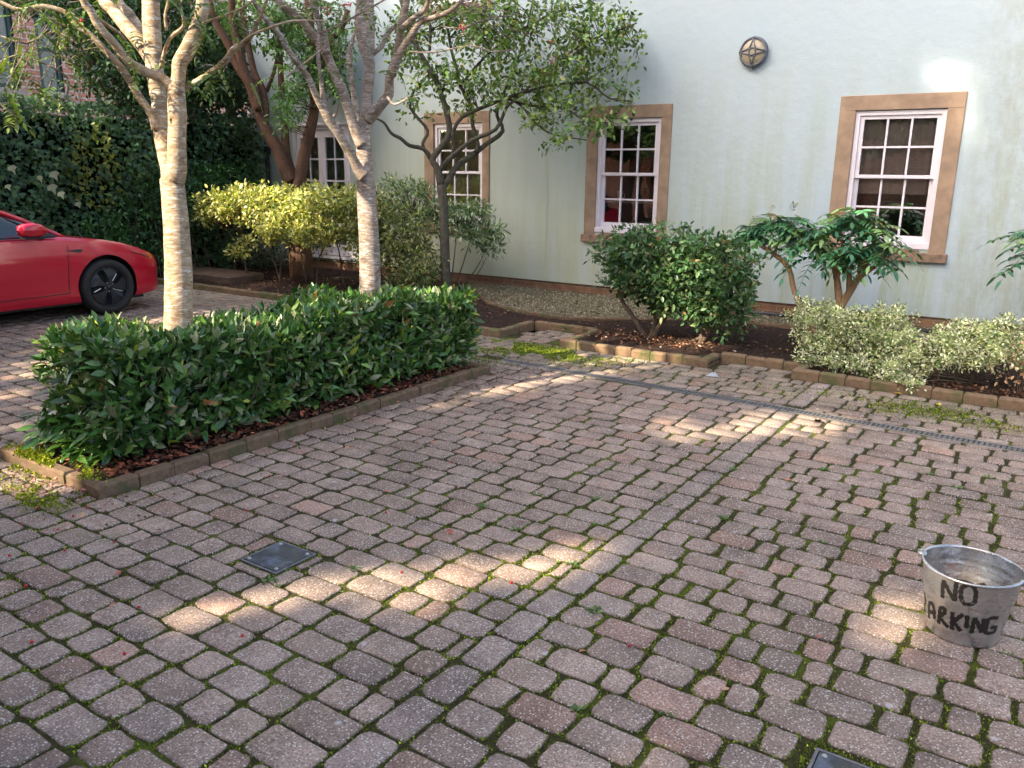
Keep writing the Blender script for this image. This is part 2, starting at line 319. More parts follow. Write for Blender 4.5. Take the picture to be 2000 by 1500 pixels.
BR_B = [
 [(-4.59,4.80,0.40,0.0921),(-4.65,4.88,0.77,0.0881),(-4.72,4.96,1.13,0.0840),(-4.79,5.02,1.46,0.0799),(-4.85,5.07,1.70,0.0737),(-4.88,5.10,1.86,0.0632),(-4.92,5.14,2.05,0.0590),(-4.91,5.18,2.15,0.0548)],
 [(-4.89,5.16,2.13,0.0505),(-4.84,5.18,2.18,0.0461),(-4.76,5.21,2.27,0.0417),(-4.71,5.23,2.33,0.0394),(-4.69,5.22,2.46,0.0350),(-4.62,5.24,2.63,0.0326),(-4.58,5.24,2.81,0.0323),(-4.53,5.24,2.96,0.0260),(-4.49,5.25,3.09,0.0238),(-4.41,5.25,3.33,0.0156)],
 [(-4.54,5.19,2.79,0.0240),(-4.46,5.19,2.84,0.0218),(-4.38,5.19,2.88,0.0205),(-4.30,5.20,2.92,0.0195),(-4.24,5.18,3.00,0.0174),(-4.14,5.13,3.17,0.0113)],
 [(-4.65,5.20,2.46,0.0286),(-4.59,5.20,2.57,0.0284),(-4.54,5.20,2.65,0.0274),(-4.47,5.21,2.73,0.0260),(-4.41,5.22,2.80,0.0246),(-4.35,5.23,2.85,0.0237),(-4.19,5.26,2.88,0.0195),(-4.09,5.28,2.92,0.0163),(-4.00,5.29,2.98,0.0154)],
 [(-4.91,5.17,2.13,0.0506),(-4.93,5.21,2.25,0.0443),(-4.95,5.24,2.38,0.0444),(-4.98,5.30,2.58,0.0445),(-5.04,5.31,2.71,0.0466),(-5.09,5.32,2.85,0.0446),(-5.12,5.35,2.98,0.0404),(-5.14,5.39,3.10,0.0404),(-5.24,5.48,3.52,0.0341),(-5.35,5.56,3.94,0.0214)],
 [(-5.01,5.33,2.65,0.0382),(-5.05,5.39,2.75,0.0385),(-5.13,5.48,2.92,0.0389),(-5.18,5.53,3.03,0.0392),(-5.29,5.67,3.29,0.0354),(-5.44,5.93,3.72,0.0227)],
 [(-4.87,5.07,1.92,0.0502),(-4.91,5.05,2.01,0.0438),(-4.96,5.02,2.21,0.0415),(-5.01,4.99,2.38,0.0412),(-5.06,4.96,2.51,0.0369),(-5.11,4.93,2.65,0.0367),(-5.18,4.88,2.76,0.0345),(-5.26,4.82,2.88,0.0303),(-5.36,4.73,2.98,0.0281),(-5.42,4.69,3.07,0.0240),(-5.51,4.63,3.27,0.0159)],
 [(-5.07,4.91,2.62,0.0305),(-5.10,4.93,2.69,0.0326),(-5.15,4.96,2.80,0.0245),(-5.23,4.98,2.92,0.0205),(-5.32,5.00,3.05,0.0206),(-5.41,5.06,3.26,0.0125)],
 [(-4.78,4.99,1.68,0.0540),(-4.81,4.96,1.73,0.0455),(-4.83,4.91,1.83,0.0370),(-4.88,4.82,2.00,0.0344),(-4.92,4.75,2.12,0.0381),(-4.94,4.72,2.18,0.0279),(-4.96,4.67,2.28,0.0237),(-4.97,4.63,2.38,0.0235),(-5.00,4.58,2.47,0.0234),(-5.04,4.48,2.60,0.0211),(-5.07,4.41,2.73,0.0190),(-5.11,4.32,2.82,0.0187),(-5.13,4.27,2.91,0.0167),(-5.15,4.18,3.07,0.0110)],
 [(-4.93,4.73,2.15,0.0240),(-4.96,4.74,2.29,0.0200),(-4.99,4.76,2.43,0.0167),(-5.02,4.77,2.58,0.0159),(-5.04,4.81,2.81,0.0139),(-5.08,4.83,3.00,0.0119)],
 [(-4.95,5.13,2.07,0.0274),(-5.02,5.18,2.17,0.0255),(-5.20,5.31,2.45,0.0238),(-5.34,5.43,2.69,0.0220),(-5.37,5.50,2.79,0.0155),(-5.41,5.58,2.91,0.0134)],
 [(-4.93,4.78,2.11,0.0161),(-4.90,4.78,2.13,0.0120),(-4.85,4.78,2.16,0.0100),(-4.81,4.77,2.22,0.0059)],
 [(-5.10,5.47,2.69,0.0217),(-5.07,5.55,2.76,0.0218),(-5.06,5.64,2.89,0.0220),(-5.03,5.71,2.94,0.0176)],
 [(-5.02,4.80,2.75,0.0099),(-4.89,4.87,2.81,0.0087),(-4.78,4.93,2.87,0.0087),(-4.64,5.01,2.95,0.0078),(-4.56,5.06,3.00,0.0078)],
 [(-4.37,5.08,2.28,0.0087),(-4.50,5.06,2.23,0.0100),(-4.58,5.07,2.29,0.0121)],
]
BR_C = [
 [(-6.81,8.67,-0.32,0.0842),(-6.88,8.72,0.02,0.0842),(-6.94,8.77,0.36,0.0771),(-7.02,8.85,0.83,0.0770),(-7.10,8.93,1.31,0.0734),(-7.16,8.96,1.56,0.0769)],
 [(-7.16,8.96,1.56,0.0699),(-7.22,8.96,1.78,0.0558),(-7.29,8.94,1.90,0.0523),(-7.23,9.01,2.04,0.0487),(-7.13,9.11,2.25,0.0473),(-7.20,9.13,2.55,0.0451),(-7.29,9.12,2.79,0.0416),(-7.38,9.10,2.99,0.0415),(-7.58,9.03,3.32,0.0379),(-7.71,9.01,3.61,0.0344),(-7.85,8.99,3.97,0.0275)],
 [(-7.32,8.96,1.90,0.0419),(-7.38,8.86,2.04,0.0347),(-7.49,8.70,2.08,0.0310),(-7.56,8.60,2.17,0.0274),(-7.63,8.50,2.23,0.0238),(-7.68,8.42,2.36,0.0203),(-7.74,8.34,2.41,0.0148)],
 [(-7.39,8.89,2.03,0.0313),(-7.41,8.88,2.12,0.0278),(-7.36,8.93,2.28,0.0277),(-7.52,8.84,2.50,0.0242),(-7.57,8.81,2.62,0.0221),(-7.53,8.86,2.79,0.0206),(-7.46,8.91,2.85,0.0137)],
 [(-7.20,8.99,1.75,0.0419),(-7.12,9.02,1.87,0.0432),(-6.80,9.16,2.15,0.0358),(-6.48,9.28,2.30,0.0306),(-6.35,9.33,2.57,0.0256),(-6.21,9.38,2.69,0.0215),(-5.93,9.49,2.95,0.0199),(-5.65,9.59,3.13,0.0164),(-5.38,9.69,3.31,0.0130)],
 [(-7.15,8.97,1.53,0.0595),(-7.11,9.05,1.64,0.0561),(-7.04,9.17,1.83,0.0505),(-6.88,9.34,1.99,0.0443),(-6.77,9.47,2.12,0.0394),(-6.62,9.65,2.30,0.0352),(-6.73,9.66,2.51,0.0282),(-6.72,9.76,2.74,0.0247),(-6.63,10.00,3.24,0.0212),(-6.61,10.18,3.65,0.0177),(-6.61,10.34,4.07,0.0142)],
 [(-7.11,9.11,1.95,0.0314),(-7.06,9.13,2.07,0.0292),(-7.07,9.11,2.25,0.0312),(-6.95,9.16,2.46,0.0310),(-6.63,9.28,2.60,0.0286),(-6.40,9.36,2.69,0.0270),(-6.12,9.46,2.77,0.0235),(-5.85,9.55,2.84,0.0199),(-5.36,9.69,2.87,0.0164),(-5.03,9.71,2.67,0.0143),(-4.74,9.77,2.63,0.0116)],
 [(-6.83,9.31,2.01,0.0349),(-6.83,9.36,2.11,0.0350),(-6.95,9.40,2.36,0.0316),(-7.03,9.47,2.61,0.0296),(-7.22,9.48,2.90,0.0283),(-7.32,9.53,3.12,0.0248),(-7.45,9.57,3.40,0.0235),(-7.62,9.68,3.86,0.0215),(-7.69,9.77,4.14,0.0179)],
 [(-6.36,9.46,2.68,0.0204),(-6.16,9.44,2.58,0.0168),(-5.97,9.38,2.41,0.0160),(-5.71,9.35,2.25,0.0132),(-5.44,9.35,2.19,0.0117),(-5.15,9.36,2.15,0.0090)],
 [(-6.43,9.42,2.70,0.0204),(-6.01,9.44,2.59,0.0174),(-5.57,9.48,2.56,0.0158),(-5.21,9.45,2.38,0.0142),(-4.94,9.47,2.36,0.0115),(-4.67,9.46,2.26,0.0094)],
 [(-7.21,9.46,2.89,0.0247),(-6.90,9.57,3.24,0.0208),(-6.57,9.68,3.48,0.0192),(-6.25,9.78,3.66,0.0169),(-5.85,9.90,3.82,0.0133)],
 [(-5.82,9.50,2.83,0.0185),(-5.64,9.57,3.16,0.0164),(-5.33,9.71,3.38,0.0142),(-5.02,9.82,3.48,0.0128),(-4.79,9.90,3.56,0.0102)],
 [(-7.49,9.15,3.33,0.0242),(-7.57,9.27,3.60,0.0223),(-7.70,9.38,3.90,0.0211),(-7.78,9.45,4.10,0.0176)],
]
BR_D = [
 [(-10.16,9.08,-0.42,0.2177),(-10.24,9.16,0.02,0.2010),(-10.35,9.25,0.55,0.1842),(-10.46,9.32,1.04,0.1675),(-10.56,9.37,1.40,0.1758)],
 [(-10.63,9.38,1.56,0.1089),(-10.70,9.36,1.71,0.1087),(-10.86,9.32,2.11,0.1001),(-11.04,9.26,2.41,0.0957),(-11.19,9.23,2.80,0.0913),(-11.30,9.22,3.10,0.0869),(-11.49,9.14,3.39,0.0702),(-11.59,9.12,3.63,0.0618),(-11.78,9.05,3.98,0.0576),(-11.89,9.03,4.25,0.0492),(-12.00,9.03,4.60,0.0409)],
 [(-11.06,9.18,2.68,0.0660),(-11.11,9.16,2.95,0.0657),(-11.20,9.09,3.18,0.0653),(-11.28,9.03,3.56,0.0649),(-11.33,9.00,4.03,0.0643),(-11.33,9.00,4.31,0.0559),(-11.36,8.98,4.67,0.0476)],
 [(-11.04,9.25,2.44,0.0665),(-11.10,9.34,2.69,0.0667),(-11.24,9.42,3.02,0.0586),(-11.44,9.44,3.31,0.0504),(-11.70,9.55,3.85,0.0508),(-11.88,9.65,4.27,0.0511),(-12.05,9.78,4.74,0.0428)],
 [(-10.63,9.48,1.48,0.1012),(-10.75,9.51,1.69,0.0931),(-10.91,9.56,1.97,0.0807),(-11.08,9.70,2.43,0.0641),(-11.31,9.88,3.06,0.0561),(-11.49,10.05,3.60,0.0435),(-11.67,10.22,4.14,0.0350)],
 [(-10.52,9.43,1.48,0.1089),(-10.49,9.46,1.61,0.1004),(-10.46,9.55,2.01,0.0958),(-10.40,9.65,2.41,0.0872),(-10.37,9.72,2.72,0.0745),(-10.42,9.76,3.21,0.0700),(-10.47,9.81,3.79,0.0655),(-10.51,9.84,4.18,0.0653),(-10.57,9.88,4.68,0.0569)],
 [(-11.26,9.52,2.99,0.0337),(-11.13,9.59,3.31,0.0293),(-11.03,9.64,3.70,0.0249)],
 [(-10.34,9.67,2.69,0.0495),(-10.15,9.86,3.66,0.0447),(-9.98,9.98,3.89,0.0445),(-9.88,10.06,4.20,0.0403)],
]
EL_C = [
 (-7.39,9.37,3.79,0.76,0.60,0.31),
 (-6.71,9.50,3.57,0.54,0.70,0.48),
 (-6.04,9.71,3.60,0.60,0.70,0.40),
 (-5.39,9.89,3.58,0.46,0.60,0.36),
 (-4.97,10.06,3.63,0.26,0.40,0.26),
 (-5.00,9.94,3.31,0.26,0.40,0.29),
 (-5.42,9.71,3.07,0.39,0.50,0.33),
 (-5.94,9.45,2.95,0.53,0.60,0.33),
 (-6.68,9.34,2.97,0.54,0.60,0.27),
 (-7.32,9.16,2.99,0.38,0.50,0.28),
 (-6.29,9.37,2.64,0.47,0.50,0.15),
 (-5.51,9.51,2.62,0.52,0.50,0.13),
 (-4.92,9.64,2.58,0.35,0.30,0.08),
 (-4.95,9.44,2.39,0.32,0.30,0.14),
 (-5.25,9.33,2.26,0.32,0.30,0.13),
 (-5.75,9.28,2.40,0.26,0.30,0.13),
 (-6.97,9.16,2.65,0.27,0.40,0.14),
 (-4.88,9.75,2.83,0.16,0.25,0.13),
 (-5.39,9.19,2.12,0.29,0.20,0.05),
 (-7.94,9.15,3.48,0.28,0.50,0.42),
 (-7.56,8.91,2.68,0.21,0.30,0.10),
 (-7.50,9.27,2.53,0.43,0.20,0.07),
 (-7.98,8.95,2.52,0.25,0.15,0.05),
]
EL_D = [
 (-10.31,9.44,3.09,0.32,0.50,0.28),
 (-10.25,9.09,2.65,0.28,0.50,0.28),
 (-10.30,8.86,2.41,0.22,0.30,0.09),
 (-10.07,9.75,3.19,0.32,0.50,0.32),
 (-10.48,9.73,3.59,0.57,0.60,0.33),
 (-10.12,10.07,3.92,0.57,0.60,0.41),
 (-10.94,9.52,3.90,0.41,0.60,0.41),
 (-10.95,9.35,4.18,0.48,0.60,0.24),
 (-10.03,10.16,3.23,0.33,0.50,0.33),
 (-9.48,10.57,4.16,0.49,0.50,0.33),
 (-10.32,9.11,2.84,0.16,0.30,0.40),
 (-9.36,10.66,3.40,0.29,0.40,0.42),
 (-11.91,9.22,4.25,0.33,0.50,0.25),
 (-10.21,10.14,3.55,0.42,0.50,0.29),
 (-9.69,10.54,3.72,0.42,0.50,0.33),
 (-11.03,10.05,4.22,0.67,0.50,0.34),
 (-10.20,10.63,4.31,0.67,0.50,0.25),
]
EL_EV = [
 (-13.51,8.37,3.71,0.76,1.00,0.76),
 (-14.29,8.62,4.20,0.53,0.80,0.44),
 (-12.66,8.14,3.16,0.74,0.80,0.49),
 (-12.87,9.36,3.54,0.79,1.00,0.71),
 (-12.35,9.55,3.04,0.44,0.60,0.31),
 (-14.04,8.87,4.47,1.23,1.00,0.53),
 (-13.56,10.35,4.23,0.66,1.00,0.57),
 (-13.74,8.11,3.37,0.25,0.50,0.30),
 (-12.21,8.07,2.75,0.48,0.50,0.20),
 (-14.99,8.23,4.45,0.44,0.50,0.18),
 (-12.96,10.50,3.41,0.38,0.60,0.66),
 (-13.36,7.64,3.03,0.16,0.30,0.12),
 (-12.58,8.60,2.84,0.42,0.50,0.21),
 (-14.35,7.93,4.11,0.21,0.40,0.17),
 (-15.37,7.99,4.49,0.53,0.40,0.13),
]
SPRIG = [(-5.13,2.81,2.56),(-5.18,2.75,2.51),(-5.08,2.73,2.61),(-4.92,3.14,2.40),(-4.62,3.28,2.62),(-4.57,3.30,2.58),(-4.49,3.28,2.30),(-4.44,3.31,2.32),(-4.27,3.28,2.25),(-5.34,2.75,2.42),(-5.41,2.68,2.36),(-5.41,2.65,2.27),(-5.41,2.80,2.35),(-5.34,2.64,2.49),(-5.46,2.74,2.25),(-5.25,2.91,2.35),(-5.37,2.78,2.21),(-5.34,2.87,2.44),(-5.20,3.25,2.57),(-5.34,3.21,2.73),(-5.09,2.86,2.66),(-5.28,2.56,2.08),(-5.32,2.56,2.17),(-5.19,2.98,2.46),(-4.93,3.40,2.45),(-4.21,3.29,2.56),(-5.16,2.68,2.62),(-4.55,3.34,2.64),(-5.38,2.59,2.40),(-5.36,2.56,2.29),(-5.28,2.70,2.55),(-5.51,2.98,2.33),(-3.46,5.79,2.60),(-3.46,5.76,2.53),(-3.86,5.53,2.62),(-3.42,5.84,2.70),(-4.81,4.72,2.45),(-4.76,4.63,2.87),(-3.48,5.74,2.91),(-4.07,5.34,2.88),(-4.66,5.09,2.93),(-5.05,4.71,2.94),(-3.42,5.78,2.89),(-4.84,4.99,2.99),(-4.50,5.06,2.47),(-4.22,5.28,2.59),(-4.00,5.45,2.67),(-4.94,4.38,2.42),(-3.72,5.54,2.77),(-3.33,5.80,2.78)]
BERRY = [(-5.12,2.94,2.58),(-4.80,4.88,2.95),(-4.04,5.33,2.80),(-3.48,5.76,2.57),(-3.52,5.77,2.69),(-4.91,4.79,2.90)]
TWIG = [
 [(-4.35,5.07,2.61,0.0060),(-4.21,5.21,2.61,0.0060),(-4.01,5.39,2.67,0.0060),(-3.89,5.50,2.63,0.0060),(-3.77,5.62,2.65,0.0060)],
 [(-4.18,5.24,2.80,0.0060),(-4.07,5.35,2.79,0.0060),(-3.91,5.52,2.88,0.0060),(-3.80,5.64,2.90,0.0060)],
 [(-5.02,4.44,2.40,0.0060),(-4.93,4.57,2.52,0.0060),(-4.84,4.70,2.64,0.0060)],
 [(-5.50,2.66,2.48,0.0060),(-5.40,2.75,2.44,0.0060),(-5.29,2.88,2.52,0.0060),(-5.20,2.96,2.45,0.0060)],
 [(-5.59,2.68,2.34,0.0060),(-5.53,2.77,2.39,0.0060),(-5.45,2.85,2.35,0.0060),(-5.33,2.94,2.27,0.0060),(-5.34,2.93,2.14,0.0060)],
 [(-5.33,2.52,2.08,0.0060),(-5.31,2.56,2.03,0.0060),(-5.30,2.60,2.00,0.0060)],
 [(-5.34,2.87,2.44,0.0060),(-5.33,2.88,2.32,0.0060),(-5.38,2.85,2.20,0.0060)],
]
# ------------------------------------------------------------------ ground, paving, kerbs, beds
def sheet(name, pts, z, m, sub=None):
    b = MB(); b.add([(x, y, z) for x, y in pts], [tuple(range(len(pts)))]); return tag(b.build(name, m), kind='structure')
sheet('ground', [(-150, -150), (150, -150), (150, 150), (-150, 150)], -.06, M['ground'])
sheet('paving_bed', [(-19, -12), (6, -12), (6, 7.3), (-19, 7.6)], -.008, M['joint'])

def drain_y(x): return 6.08-.045*x
HB = (-5.16, 2.16, -4.06, 5.76)                      # hedge bed, outer kerb faces
FORB = [HB, (-2.90, 2.115, -2.63, 2.385), (-.415, 2.07, -.14, 2.345)]
pv = MB()
def paver(x0, x1, y0, y1, tint, near):
    w, d = x1-x0, y1-y0
    if w < .035 or d < .035: return
    c = min(.028, w*.24, d*.24); j = lambda s=.0045: (random.random()-.5)*2*s
    z = random.uniform(-.002, .0035); tx, ty = j(.012), j(.012)
    C4 = [(x0, y0, 1, 1), (x1, y0, -1, 1), (x1, y1, -1, -1), (x0, y1, 1, -1)]
    out = []
    for k, (cx, cy, sx, sy) in enumerate(C4):
        cc = c*random.uniform(.45, 1.5)
        a = (cx+j()*sx, cy+sy*cc); m_ = (cx+sx*cc*.28, cy+sy*cc*.28); b = (cx+sx*cc, cy+j())
        seq = [a, m_, b] if k in (0, 2) else [b, m_, a]
        out += seq
        nx, ny = C4[(k+1) % 4][:2]
        if near: out.append(((cx+nx)/2+j(.004), (cy+ny)/2+j(.003)))
    n = len(out); mx, my = (x0+x1)/2, (y0+y1)/2
    V = []
    rings = [(0, -.03), (0, -.008), (.003, -.0025), (.008, .0)] if near else [(0, -.03), (0, -.008), (.006, .0)]
    for ins, zz in rings:
        for (x, y) in out:
            L = math.hypot(x-mx, y-my); f = 1-ins/max(L, .02)
            X, Y = mx+(x-mx)*f, my+(y-my)*f
            V.append((X, Y, z+zz+(X-mx)*tx+(Y-my)*ty + (j(.0012) if near and ins > 0 else 0)))
    F = []
    for r in range(len(rings)-1):
        for i in range(n): k = (i+1) % n; F.append((r*n+i, r*n+k, (r+1)*n+k, (r+1)*n+i))
    q = (len(rings)-1)*n; F.append(tuple(q+i for i in range(n)))
    tv = np.repeat(np.array([[.045, .038, .02], [.085, .07, .045]]+[list(tint*f_) for f_ in ((.86, 1.0) if near else (1.0,))]), n, 0)
    pv.add(V, F, tv)
def clip(x0, x1, y0, y1):
    for a, b, c, d in FORB:
        if x0 < c and x1 > a and y0 < d and y1 > b:
            opts = [(a-x0, (x0, a, y0, y1)), (x1-c, (c, x1, y0, y1)), (b-y0, (x0, x1, y0, b)), (y1-d, (x0, x1, d, y1))]
            best = max(opts, key=lambda o: min(o[0], .5) if o[0] > 0 else -1)
            if best[0] < .035: return None
            x0, x1, y0, y1 = best[1]
    return x0, x1, y0, y1
def bed_limit(x):                                    # where the planting bed begins
    if x > -1.82: return 7.19
    if x > -2.57: return 7.47
    if x > -4.15: return 7.11
    if x > -4.93: return 7.86
    if x > -6.4: return 7.14
    return 7.47
def tint_at(x, y):
    t = np.array([.335, .243, .190])*random.uniform(.84, 1.16)
    if random.random() < .12: t *= np.array([1.08, .96, .92])
    if random.random() < .2: t *= np.array([.94, .97, .99])
    if y > 6.3: t *= np.array([.86, .9, .82])
    return t
P_ = .15
LENS = [.112, .155, .16, .205, .225, .225, .24]
for row in range(-60, 60):
    y0 = 2.665+row*P_; y1 = y0+P_
    if y1 < -4.5 or y0 > 7.9: continue
    x = -17.5+random.random()*.2
    while x < 4.0:
        L = random.choice(LENS)
        if x < -1.605 < x+L+.05: L = -1.605-x if -1.605-x > .06 else L
        if abs(x+1.605) < .002: x = -1.455; continue
        xa, xb = x, x+L
        if xa < -1.605 < xb-.001: xb = -1.605
        x = xb
        near = (xa > -5.3 and xa < .8 and .9 < y0 < 5)
        if not (-15 < xa < 3.2): continue
        if y0 < .6 and not (xa > -6 and y0 > -.6) and (row % 1): continue
        g = random.uniform(.003, .0046); gx = random.uniform(.004, .008)
        wide = 1.0 if xa > -1.5 else (.55 if xa > -4 else .3)
        gx += wide*random.uniform(.0, .007)
        r = (xa+gx, xb-gx, y0+g+random.random()*.002, y1-g)
        mx = (r[0]+r[1])/2; lim = bed_limit(mx)
        if r[2] > lim-.03: continue
        r = (r[0], r[1], r[2], min(r[3], lim-.004))
        dy = drain_y(mx)
        if mx > -4.6 and r[3] > dy-.068 and r[2] < dy+.068:
            lo, hi = dy-.068-r[2], r[3]-dy-.068
            if lo > hi: r = (r[0], r[1], r[2], dy-.068)
            else: r = (r[0], r[1], dy+.068, r[3])
            if r[3]-r[2] < .035: continue
        r = clip(*r)
        if r is None: continue
        # notch flanks and jogs of the bed
        if bed_limit(r[0]) < r[2] or bed_limit(r[1]) < r[2]: continue
        paver(*r, tint_at(mx, r[2]), near)
y = -.6
while y < 7.1:                                       # the straight course of setts that marks the bay
    y1 = y+.222; mid = drain_y(-1.53)
    a, b = y+.004, y1-.006
    if not (a < mid+.07 and b > mid-.07): paver(-1.600, -1.462, a, min(b, 7.45), np.array([.325, .248, .205])*random.uniform(.85, 1.15), y > .8 and y < 5)
    y = y1
tag(pv.build('paving', M['paver'], smooth=True), kind='structure')

def kerb(name, path, w, h, m, L=(.16, .26), side=1, z0=-.03):
    b = MB()
    for (ax, ay), (bx, by) in zip(path[:-1], path[1:]):
        d = math.hypot(bx-ax, by-ay); ux, uy = (bx-ax)/d, (by-ay)/d; nx, ny = -uy*side, ux*side
        s = 0
        while s < d-.02:
            l = min(random.uniform(*L), d-s)
            if d-s-l < .07: l = d-s
            g = .003; hh = h+random.uniform(-.005, .005); c = .014; o = random.uniform(-.007, .007)
            V = []
            for a_, z in ((0, z0), (0, hh-c), (c, hh)):
                e = g+(c*.8 if a_ else 0)
                for (t, q) in ((s+e, a_+o), (s+l-e, a_+o), (s+l-e, w-a_), (s+e, w-a_)):
                    V.append((ax+ux*t+nx*q, ay+uy*t+ny*q, z+random.uniform(-.0015, .0015)))
            F = [(8, 9, 10, 11)]
            for r in (0, 4):
                for i in range(4): k = (i+1) % 4; F.append((r+i, r+k, r+4+k, r+4+i))
            b.add(V, F); s += l
    o = b.build(name, m, smooth=False); return tag(o, kind='structure')
KP = [(-14.5, 7.48), (-6.4, 7.48), (-6.4, 7.15), (-4.93, 7.15), (-4.93, 7.87), (-4.15, 7.87), (-4.15, 7.12), (-2.57, 7.12), (-2.57, 7.48), (-1.82, 7.48), (-1.82, 7.20), (4.5, 7.18)]
kerb('bed_kerb', KP, .085, .078, M['kerb'])
kerb('hedge_kerb', [(HB[2], HB[1]), (HB[2], HB[3]), (HB[0], HB[3]), (HB[0], HB[1]), (HB[2], HB[1])], .075, .072, M['kerbgrey'], (.2, .3))
GE = [(-7.6, 10.0), (-7.0, 9.5), (-6.3, 8.82), (-5.76, 8.53), (-5.38, 8.43), (-5.08, 8.39), (-4.8, 8.42), (-4.48, 8.54), (-4.0, 8.87), (-3.5, 9.22), (-2.97, 9.45), (-2.23, 9.50), (4.5, 9.45)]
def rough_sheet(name, x0, y0, x1, y1, z, m, step, amp, inside=None):
    nx, ny = int((x1-x0)/step), int((y1-y0)/step); X, Y = np.meshgrid(np.linspace(x0, x1, nx+1), np.linspace(y0, y1, ny+1), indexing='ij')
    Z = z+amp*(np.sin(X*2.1+Y)*.4+np.sin(Y*3.7-X*1.3)*.3)+rng.normal(0, amp*.35, X.shape)
    b = MB(); F = []
    for i in range(nx):
        for j in range(ny):
            if inside is None or inside(X[i, j]+step/2, Y[i, j]+step/2): a = i*(ny+1)+j; F.append((a, a+ny+1, a+ny+2, a+1))
    b.add(np.stack([X.ravel(), Y.ravel(), Z.ravel()], 1), F); return tag(b.build(name, m, smooth=True), kind='structure')
rough_sheet('flower_bed', -14.5, 7.1, 4.5, 10.6, .035, M['mulch'], .05, .012, lambda x, y: y > bed_limit(x)+.05)
rough_sheet('hedge_bed', HB[0]+.04, HB[1]+.04, HB[2]-.04, HB[3]-.04, .04, M['mulch'], .04, .010)
gx, gy = [p[0] for p in GE], [p[1] for p in GE]
rough_sheet('gravel', -7.6, 8.3, 4.5, 10.6, .052, M['gravel'], .04, .006, lambda x, y: y > np.interp(x, gx, gy)+.03)
kerb('gravel_edging', GE, .045, .075, M['kerbgrey'], (.5, .9), z0=0)
# individual pebbles lying in the gravel strip
PEB = MB(); oct_v = [(1, 0, 0), (-1, 0, 0), (0, 1, 0), (0, -1, 0), (0, 0, 1), (0, 0, -1)]; oct_f = [(0, 2, 4), (2, 1, 4), (1, 3, 4), (3, 0, 4), (2, 0, 5), (1, 2, 5), (3, 1, 5), (0, 3, 5)]
def frames(n, D=None):
    D = nrm(rng.normal(size=(n, 3))) if D is None else nrm(D)
    Q = nrm(np.cross(D, nrm(rng.normal(size=(n, 3))))); return D, Q, np.cross(D, Q)
n = 9000; X = rng.uniform(-7.3, .6, n); Y = rng.uniform(8.4, 10.4, n); k = Y > np.interp(X, gx, gy)+.06; X, Y = X[k], Y[k]; n = len(X)
s = rng.uniform(.006, .016, n)[:, None]; a, b_, c = frames(n)
cc = np.array([[.30, .27, .18]])*rng.uniform(.35, 1.5, (n, 1)); cc[rng.random(n) < .12] = (.16, .10, .07)
PEB.inst(oct_v, oct_f, np.stack([X, Y, np.full(n, .058)], 1), a*s*1.2, b_*s, c*s*.7, cc)
tag(PEB.build('pebbles', M['litter']), 'loose buff and grey pebbles spread in the curved strip below the wall', 'gravel', kind='stuff')

# drain channel
dr = thing('drain_channel', 'long slotted dark drain channel crossing the block paving', 'drain', loc=(-1, drain_y(-1), 0), rz=math.atan(-.045))
b = MB(); b.box(-3.3, -.062, -.05, 5.2, -.050, .001); b.box(-3.3, .050, -.05, 5.2, .062, .001); dr_f = b.build('rim', M['galv_light'], dr)
b = MB(); b.box(-3.3, -.049, -.06, 5.2, .049, -.035); b.build('gutter', M['black'], dr)
b = MB(); x = -3.29
i = 0
while x < 5.19:
    if i % 25 == 0: b.bbox(x, -.048, -.02, x+.02, .048, .0, .002)
    else: b.box(x, -.046, -.018, x+.019, .046, -.001)
    x += .032; i += 1
b.box(-3.29, -.048, -.02, 5.19, -.040, -.0015); b.box(-3.29, .040, -.02, 5.19, .048, -.0015); b.box(-3.29, -.004, -.02, 5.19, .004, -.002)
b.build('grating', M['iron'], dr)
# access covers
def cover(x0, y0, x1, y1, label):
    t = thing('access_cover', label, 'manhole cover', 'small square access covers', loc=((x0+x1)/2, (y0+y1)/2, 0))
    w, d = (x1-x0)/2, (y1-y0)/2
    b = MB(); 
    for q in ((-w, -d, w, -d+.010), (-w, d-.010, w, d), (-w, -d+.010, -w+.010, d-.010), (w-.010, -d+.010, w, d-.010)): b.box(q[0], q[1], -.03, q[2], q[3], .001)
    b.build('frame', M['iron'], t)
    b = MB(); b.bbox(-w+.013, -d+.013, -.03, w-.013, d-.013, .003, .003)
    b.bbox(-.045, -.02, .002, .045, .02, .0045, .001)
    b.build('lid', M['ironwet'], t)
    for sx in (-1, 1):
        for sy in (-1, 1):
            b = MB(); b.lathe([(0, .0085), (.006, .008), (.009, .005), (.0095, .0025)], (sx*(w-.03), sy*(d-.03), 0), seg=12); b.build('screw', M['galv_light'], t, True)
cover(-2.885, 2.13, -2.645, 2.37, 'worn bluish square access cover ringed by moss, set alone in the open paving')
cover(-.40, 2.085, -.155, 2.33, 'grey square access cover in front of the bucket, cut by the bottom edge')

# ------------------------------------------------------------------ main house
WY = 10.40
house = thing('house', 'pale blue-white rendered house with sandstone window surrounds and low brick plinth', 'house', loc=(-4, WY, 0))
def HP(b, name, m, parent=house, smooth=False):
    o = b.build(name, m, None, smooth); o.data.transform(Matrix.Translation((4, -WY, 0))); o.parent = parent; return o
